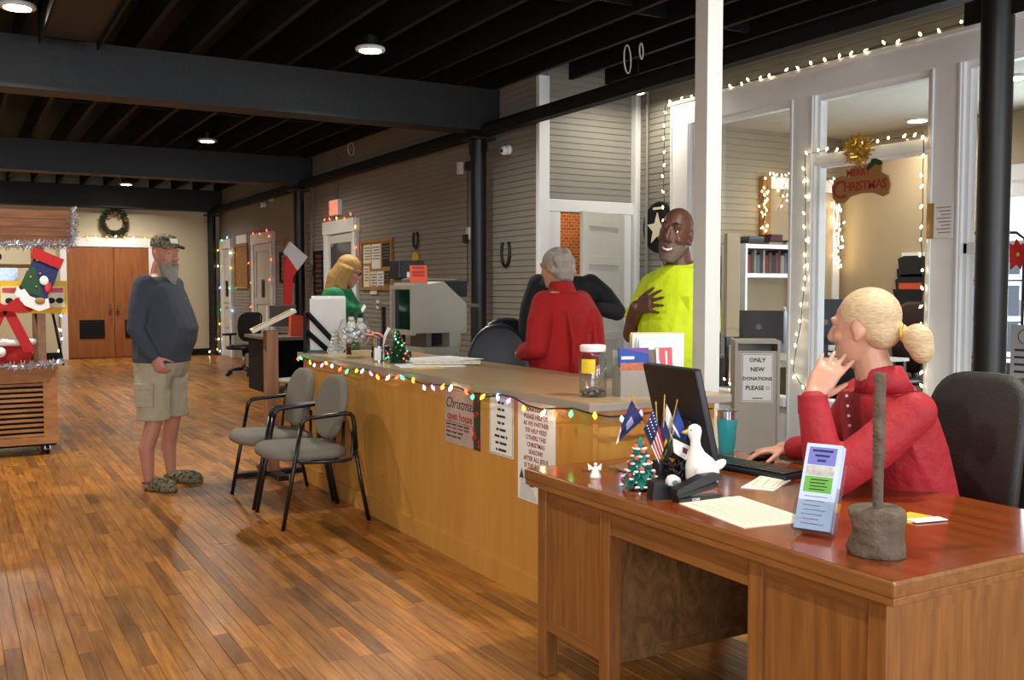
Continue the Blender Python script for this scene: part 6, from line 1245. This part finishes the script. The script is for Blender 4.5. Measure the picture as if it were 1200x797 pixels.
# gathers of the loose shirt
for k in range(5): mb.tube([V(2.93 - .03 * k, 2.09 + .0 * k, .60 + .04 * k), V(2.84 - .03 * k, 2.075 + .003 * k, .70 + .04 * k), V(2.75 - .02 * k, 2.07, .82 + .03 * k)], [.008, .018, .006], 8)
rsht = blob(mb, 'shirt', 'red_shirt', pr, .007, 9)
mb = MB(); cc = V(2.708, 2.235, 1.115)
for zz, gr in ((0, .080), (.045, .074)): pass
mb.loft([[cc + V(.012 - zz * .35, -.002, zz + .018 * math.cos(t_ - 3.6)) + rt * (g_ * math.cos(t_)) + fw * (g_ * math.sin(t_)) for t_ in [2 * math.pi * i / 28 for i in range(28)]] for zz, g_ in ((-.045, .100), (.0, .084), (.036, .074), (.038, .069), (.0, .076), (-.045, .09))]); mb.build('collar', 'red_shirt', rsht, True)
cu_ = MB(); cu_.tube([Lw + V(0, -.006, -.055), Lw + V(0, -.001, .004)], [.050, .048], 20); cu_.build('cuff', 'red_shirt', rsht, 40)
for k in range(4): MB().ell(V(2.615, 2.275, 1.085) + V(.006 * k + .003, 0, -.034 * k - .02) + fw * .012, .0055, 8, 6).build('button', 'white_gloss', rsht, True)
mb = MB()
for sgn in (-1, 1):
    hip = V(2.90, 2.25, .53) + rt * .10 * sgn; kn = V(2.52, 2.27, .535) + rt * .12 * sgn; an_ = V(2.62, 2.26, .07) + rt * .12 * sgn
    P, R = smoothpath([hip, kn, an_], [.10, .078, .065]); limb(mb, P, R)
mb.loft(spine_rings(.008)[:2]); blob(mb, 'trousers', 'denim', pr, .011, 4)
for sgn in (-1, 1): MB().box((-.045, -.08, 0), (.045, .17, .07), .025, Matrix.Translation(V(2.62, 2.26, 0) + rt * .12 * sgn) @ Matrix.Rotation(math.radians(65), 4, 'Z')).build('shoe', 'black_plastic', pr, True)
# swept-back hair and ponytail
mb = MB(); h = MB(); h.ell((0, -.022, .046), (.083, .098, .090), 20, 14); h.ell((0, -.055, .0), (.072, .062, .065)); h.tube([(0, -.10, .0), (0, -.125, -.015)], [.03, .02]); h.ell((.0, -.165, -.035), (.042, .045, .05)); h.ell((0, -.175, -.065), (.034, .038, .045)); h.ell((0, -.135, -.02), .026)
merge(mb, h, Mh); hr = blob(mb, 'hair', 'hair_sand', pr, .006, 3)
MB().tube([Mh @ V(.024 * math.cos(a), -.122, -.014 + .024 * math.sin(a)) for a in [2 * math.pi * k / 16 for k in range(16)]], .006, 6, True).build('hair_tie', 'gold', hr, True)

# ---------------------------------------------------------------- woman in the red coat, seen from behind
pw = thing('person', 'woman with short grey hair in long red coat seen from behind', 'person')
Mh = TR((-.01, .055, 1.555), (-8, 0, 8)) @ Matrix.Scale(.98, 4)
bW = [(.80, .17, .14, -.01), (.90, .19, .155, -.01), (1.02, .185, .15, .01), (1.15, .18, .145, .015), (1.25, .18, .14, .005), (1.33, .172, .12, -.005), (1.40, .13, .095, -.005), (1.44, .07, .07, .005)]
mb = MB(); trunk(mb, bW, -.02); head_shape(mb, Mh, .95); limb(mb, [(0, 0, 1.38), (0, .03, 1.49)], [.058, .052]); legs(mb, .94, .09, .10)
for sd in (-1, 1):
    P, R = smoothpath([(sd * .18, 0, 1.34), (sd * .25, -.02, 1.10), (sd * .17, .18, 1.02)], [.05, .042, .028]); limb(mb, P, R); hand(mb, (sd * .17, .18, 1.02), (-sd * .5, .8, .1), (sd * .3, .2, .9), sd * -1)
bo = blob(mb, 'body', 'skin_fair', pw, .009, 4); eyes(Mh, bo)
mb = MB(); trunk(mb, [(.62, .205, .17, -.01), (.78, .20, .165, -.01)] + bW[1:-1], .03); mb.loft([ring((0, .0, 1.36), .115, .10), ring((0, .005, 1.43), .082, .08), ring((0, .012, 1.475), .07, .072)])
for sd in (-1, 1): P, R = smoothpath([(sd * .165, 0, 1.34), (sd * .235, -.03, 1.22), (sd * .265, -.035, 1.07), (sd * .185, .15, 1.03)], [.08, .08, .072, .056]); limb(mb, P, R)
for sd in (-1, 1): mb.tube([(sd * .12, -.15, 1.3), (sd * .10, -.185, 1.1), (sd * .11, -.19, .85), (sd * .12, -.185, .63)], [.008, .018, .02, .02], 8)
co = blob(mb, 'coat', 'red_wool', pw, .009, 4)
mb = MB(); 
for sd in (-1, 1): mb.loft([ring((sd * x_, y_, z), r_, r_) for x_, y_, z, r_ in ((.09, 0, .82, .09), (.10, .01, .45, .07), (.10, -.02, .06, .06))])
blob(mb, 'trousers', 'black_knit', pw, .011, 4)
for sd in (-1, 1): MB().box((sd * .10 - .04, -.08, 0), (sd * .10 + .04, .15, .06), .02).build('shoe', 'black_plastic', pw, True)
mb = MB(); h = MB(); h.ell((0, -.025, .045), (.092, .105, .092), 20, 14); h.ell((0, -.06, -.02), (.084, .072, .07)); h.ell((0, -.07, -.065), (.07, .045, .03))
for k in range(26):
    a = k * 2.4; z = .115 - .2 * (k / 26); r_ = math.sqrt(max(.0, 1 - ((z - .02) / .11) ** 2)); h.ell((.088 * r_ * math.cos(a), -.03 - abs(.098 * r_ * math.sin(a)), z), (.02, .018, .024), 10, 7)
merge(mb, h, Mh); blob(mb, 'hair', 'hair_grey', pw, .007, 2)
place(pw, (3.35, 5.19, 0), 14)

# ---------------------------------------------------------------- person in black behind her
pb = thing('person', 'person in black sweater standing face to face with woman in red coat', 'person')
Mh = TR((.0, .10, 1.50), (-28, 0, 0)) @ Matrix.Scale(.95, 4)
bB = [(.84, .17, .13, .0), (.95, .185, .14, .0), (1.08, .18, .145, .01), (1.2, .19, .145, .01), (1.32, .205, .14, .005), (1.42, .20, .12, .0), (1.48, .15, .09, .0), (1.52, .07, .065, .01)]
mb = MB(); trunk(mb, bB, -.02); head_shape(mb, Mh); limb(mb, [(0, 0, 1.46), (0, .05, 1.50)], [.058, .055]); legs(mb, .97, .10, .12)
P, R = smoothpath([(.20, 0, 1.42), (.27, .0, 1.16), (.285, .06, .93)], [.055, .043, .029]); limb(mb, P, R); hand(mb, (.285, .06, .93), (0, .25, -.95), (1, 0, 0), -1)
P, R = smoothpath([(-.20, 0, 1.42), (-.385, .02, 1.22), (-.20, .18, 1.25)], [.055, .044, .029]); limb(mb, P, R); hand(mb, (-.20, .18, 1.25), (.8, .5, 0), (-.3, .8, 0), 1)
bo = blob(mb, 'body', 'skin_fair', pb, .009, 4); eyes(Mh, bo)
mb = MB(); trunk(mb, [(.88, .195, .15, .0)] + bB[1:-1], .022)
P, R = smoothpath([(.19, 0, 1.42), (.255, .0, 1.25), (.28, .01, 1.12), (.285, .055, .96)], [.08, .072, .062, .048]); limb(mb, P, R); P, R = smoothpath([(-.19, 0, 1.42), (-.29, .01, 1.34), (-.385, .025, 1.22), (-.23, .16, 1.245)], [.08, .075, .068, .05]); limb(mb, P, R)
blob(mb, 'sweater', 'black_knit', pb, .010, 4)
mb = MB(); trunk(mb, [(.82, .18, .14, .0), (.92, .19, .145, 0)], .006)
for sd in (-1, 1): mb.loft([ring((sd * x_, y_, z), r_, r_ * 1.1) for x_, y_, z, r_ in ((.095, 0, .90, .10), (.11, .01, .5, .08), (.12, -.02, .07, .07))])
blob(mb, 'trousers', 'black_knit', pb, .011, 4)
for sd in (-1, 1): MB().box((sd * .12 - .045, -.08, 0), (sd * .12 + .045, .17, .07), .025).build('shoe', 'black_plastic', pb, True)
mb = MB(); h = MB(); h.ell((0, -.025, .045), (.082, .097, .088), 18, 12); merge(mb, h, Mh); blob(mb, 'hair', 'hair_grey', pb, .009, 3)
place(pb, (4.05, 6.25, 0), 150); pb.scale = (1.03, 1.03, 1.03)

# ---------------------------------------------------------------- woman in green with long blond hair
pg = thing('person', 'woman with long blond hair and glasses in green shirt looking down', 'person')
Mh = TR((.0, .09, 1.53), (-22, 0, -4)) @ Matrix.Scale(.97, 4)
bG = [(.80, .17, .14, -.01), (.90, .185, .15, 0), (1.02, .175, .15, .02), (1.15, .18, .16, .03), (1.24, .178, .155, .025), (1.32, .168, .12, .0), (1.39, .13, .09, -.005), (1.43, .07, .065, .005)]
mb = MB(); trunk(mb, bG, -.02); head_shape(mb, Mh, .93); limb(mb, [(0, 0, 1.38), (0, .055, 1.47)], [.055, .05]); legs(mb, .93, .09, .10)
for sd in (-1, 1):
    P, R = smoothpath([(sd * .17, 0, 1.33), (sd * .215, .0, 1.10), (sd * .17, .22, 1.02)], [.048, .040, .027]); limb(mb, P, R); hand(mb, (sd * .17, .22, 1.02), (-sd * .2, .9, -.1), (0, .1, .95), sd * -1)
bo = blob(mb, 'body', 'skin_ruddy', pg, .009, 4); eyes(Mh, bo)
mb = MB(); trunk(mb, [(.84, .19, .155, 0)] + bG[1:-1], .018)
for sd in (-1, 1): P, R = smoothpath([(sd * .16, 0, 1.33), (sd * .20, .0, 1.22), (sd * .22, .01, 1.10), (sd * .19, .16, 1.035)], [.075, .07, .06, .045]); limb(mb, P, R)
gt = blob(mb, 'shirt', 'green_tee', pg, .009, 4); MB().box((-.07, 0, -.015), (.03, .004, .015), 0, TR((.03, .20, 1.22), (20, 25, -10))).build('shirt_print', 'white', gt)
mb = MB()
for sd in (-1, 1): mb.loft([ring((sd * x_, y_, z), r_, r_) for x_, y_, z, r_ in ((.09, 0, .86, .095), (.10, .01, .45, .07), (.10, -.02, .06, .06))])
blob(mb, 'trousers', 'denim', pg, .011, 4)
for sd in (-1, 1): MB().box((sd * .10 - .04, -.08, 0), (sd * .10 + .04, .15, .06), .02).build('shoe', 'black_plastic', pg, True)
mb = MB(); h = MB(); h.ell((0, -.022, .048), (.090, .104, .092), 20, 14); merge(mb, h, Mh)
hr_ = []
for k in range(13):
    a = math.radians(150 + 240 * k / 12); x_, y_ = .082 * math.cos(a), .085 * math.sin(a) - .015
    p0 = Mh @ V(x_, y_, .02); p1 = Mh @ V(x_ * 1.12, y_ * 1.1 - .02, -.09); p2 = p1 + V(x_ * .45, -.01 + (.02 if y_ > -.02 else -.05), -.16 - .03 * (k % 2))
    limb(mb, [p0, p1, p2], [.03, .03, .010], 8)
blob(mb, 'hair', 'hair_blond', pg, .008, 2)
gl = MB()
for sd in (-1, 1): gl.tube([Mh @ V(sd * .032 + .024 * math.cos(a), .098, .014 + .017 * math.sin(a)) for a in [2 * math.pi * k / 14 for k in range(14)]], .0028, 5, True); gl.tube([Mh @ V(sd * .055, .096, .018), Mh @ V(sd * .078, .04, .018), Mh @ V(sd * .08, -.01, .014)], .0028, 5)
gl.tube([Mh @ V(-.008, .1, .016), Mh @ V(.008, .1, .016)], .0028, 5).build('glasses', 'ink', pg)
place(pg, (2.86, 7.93, 0), -120); pg.scale = (1.04, 1.04, 1.03)
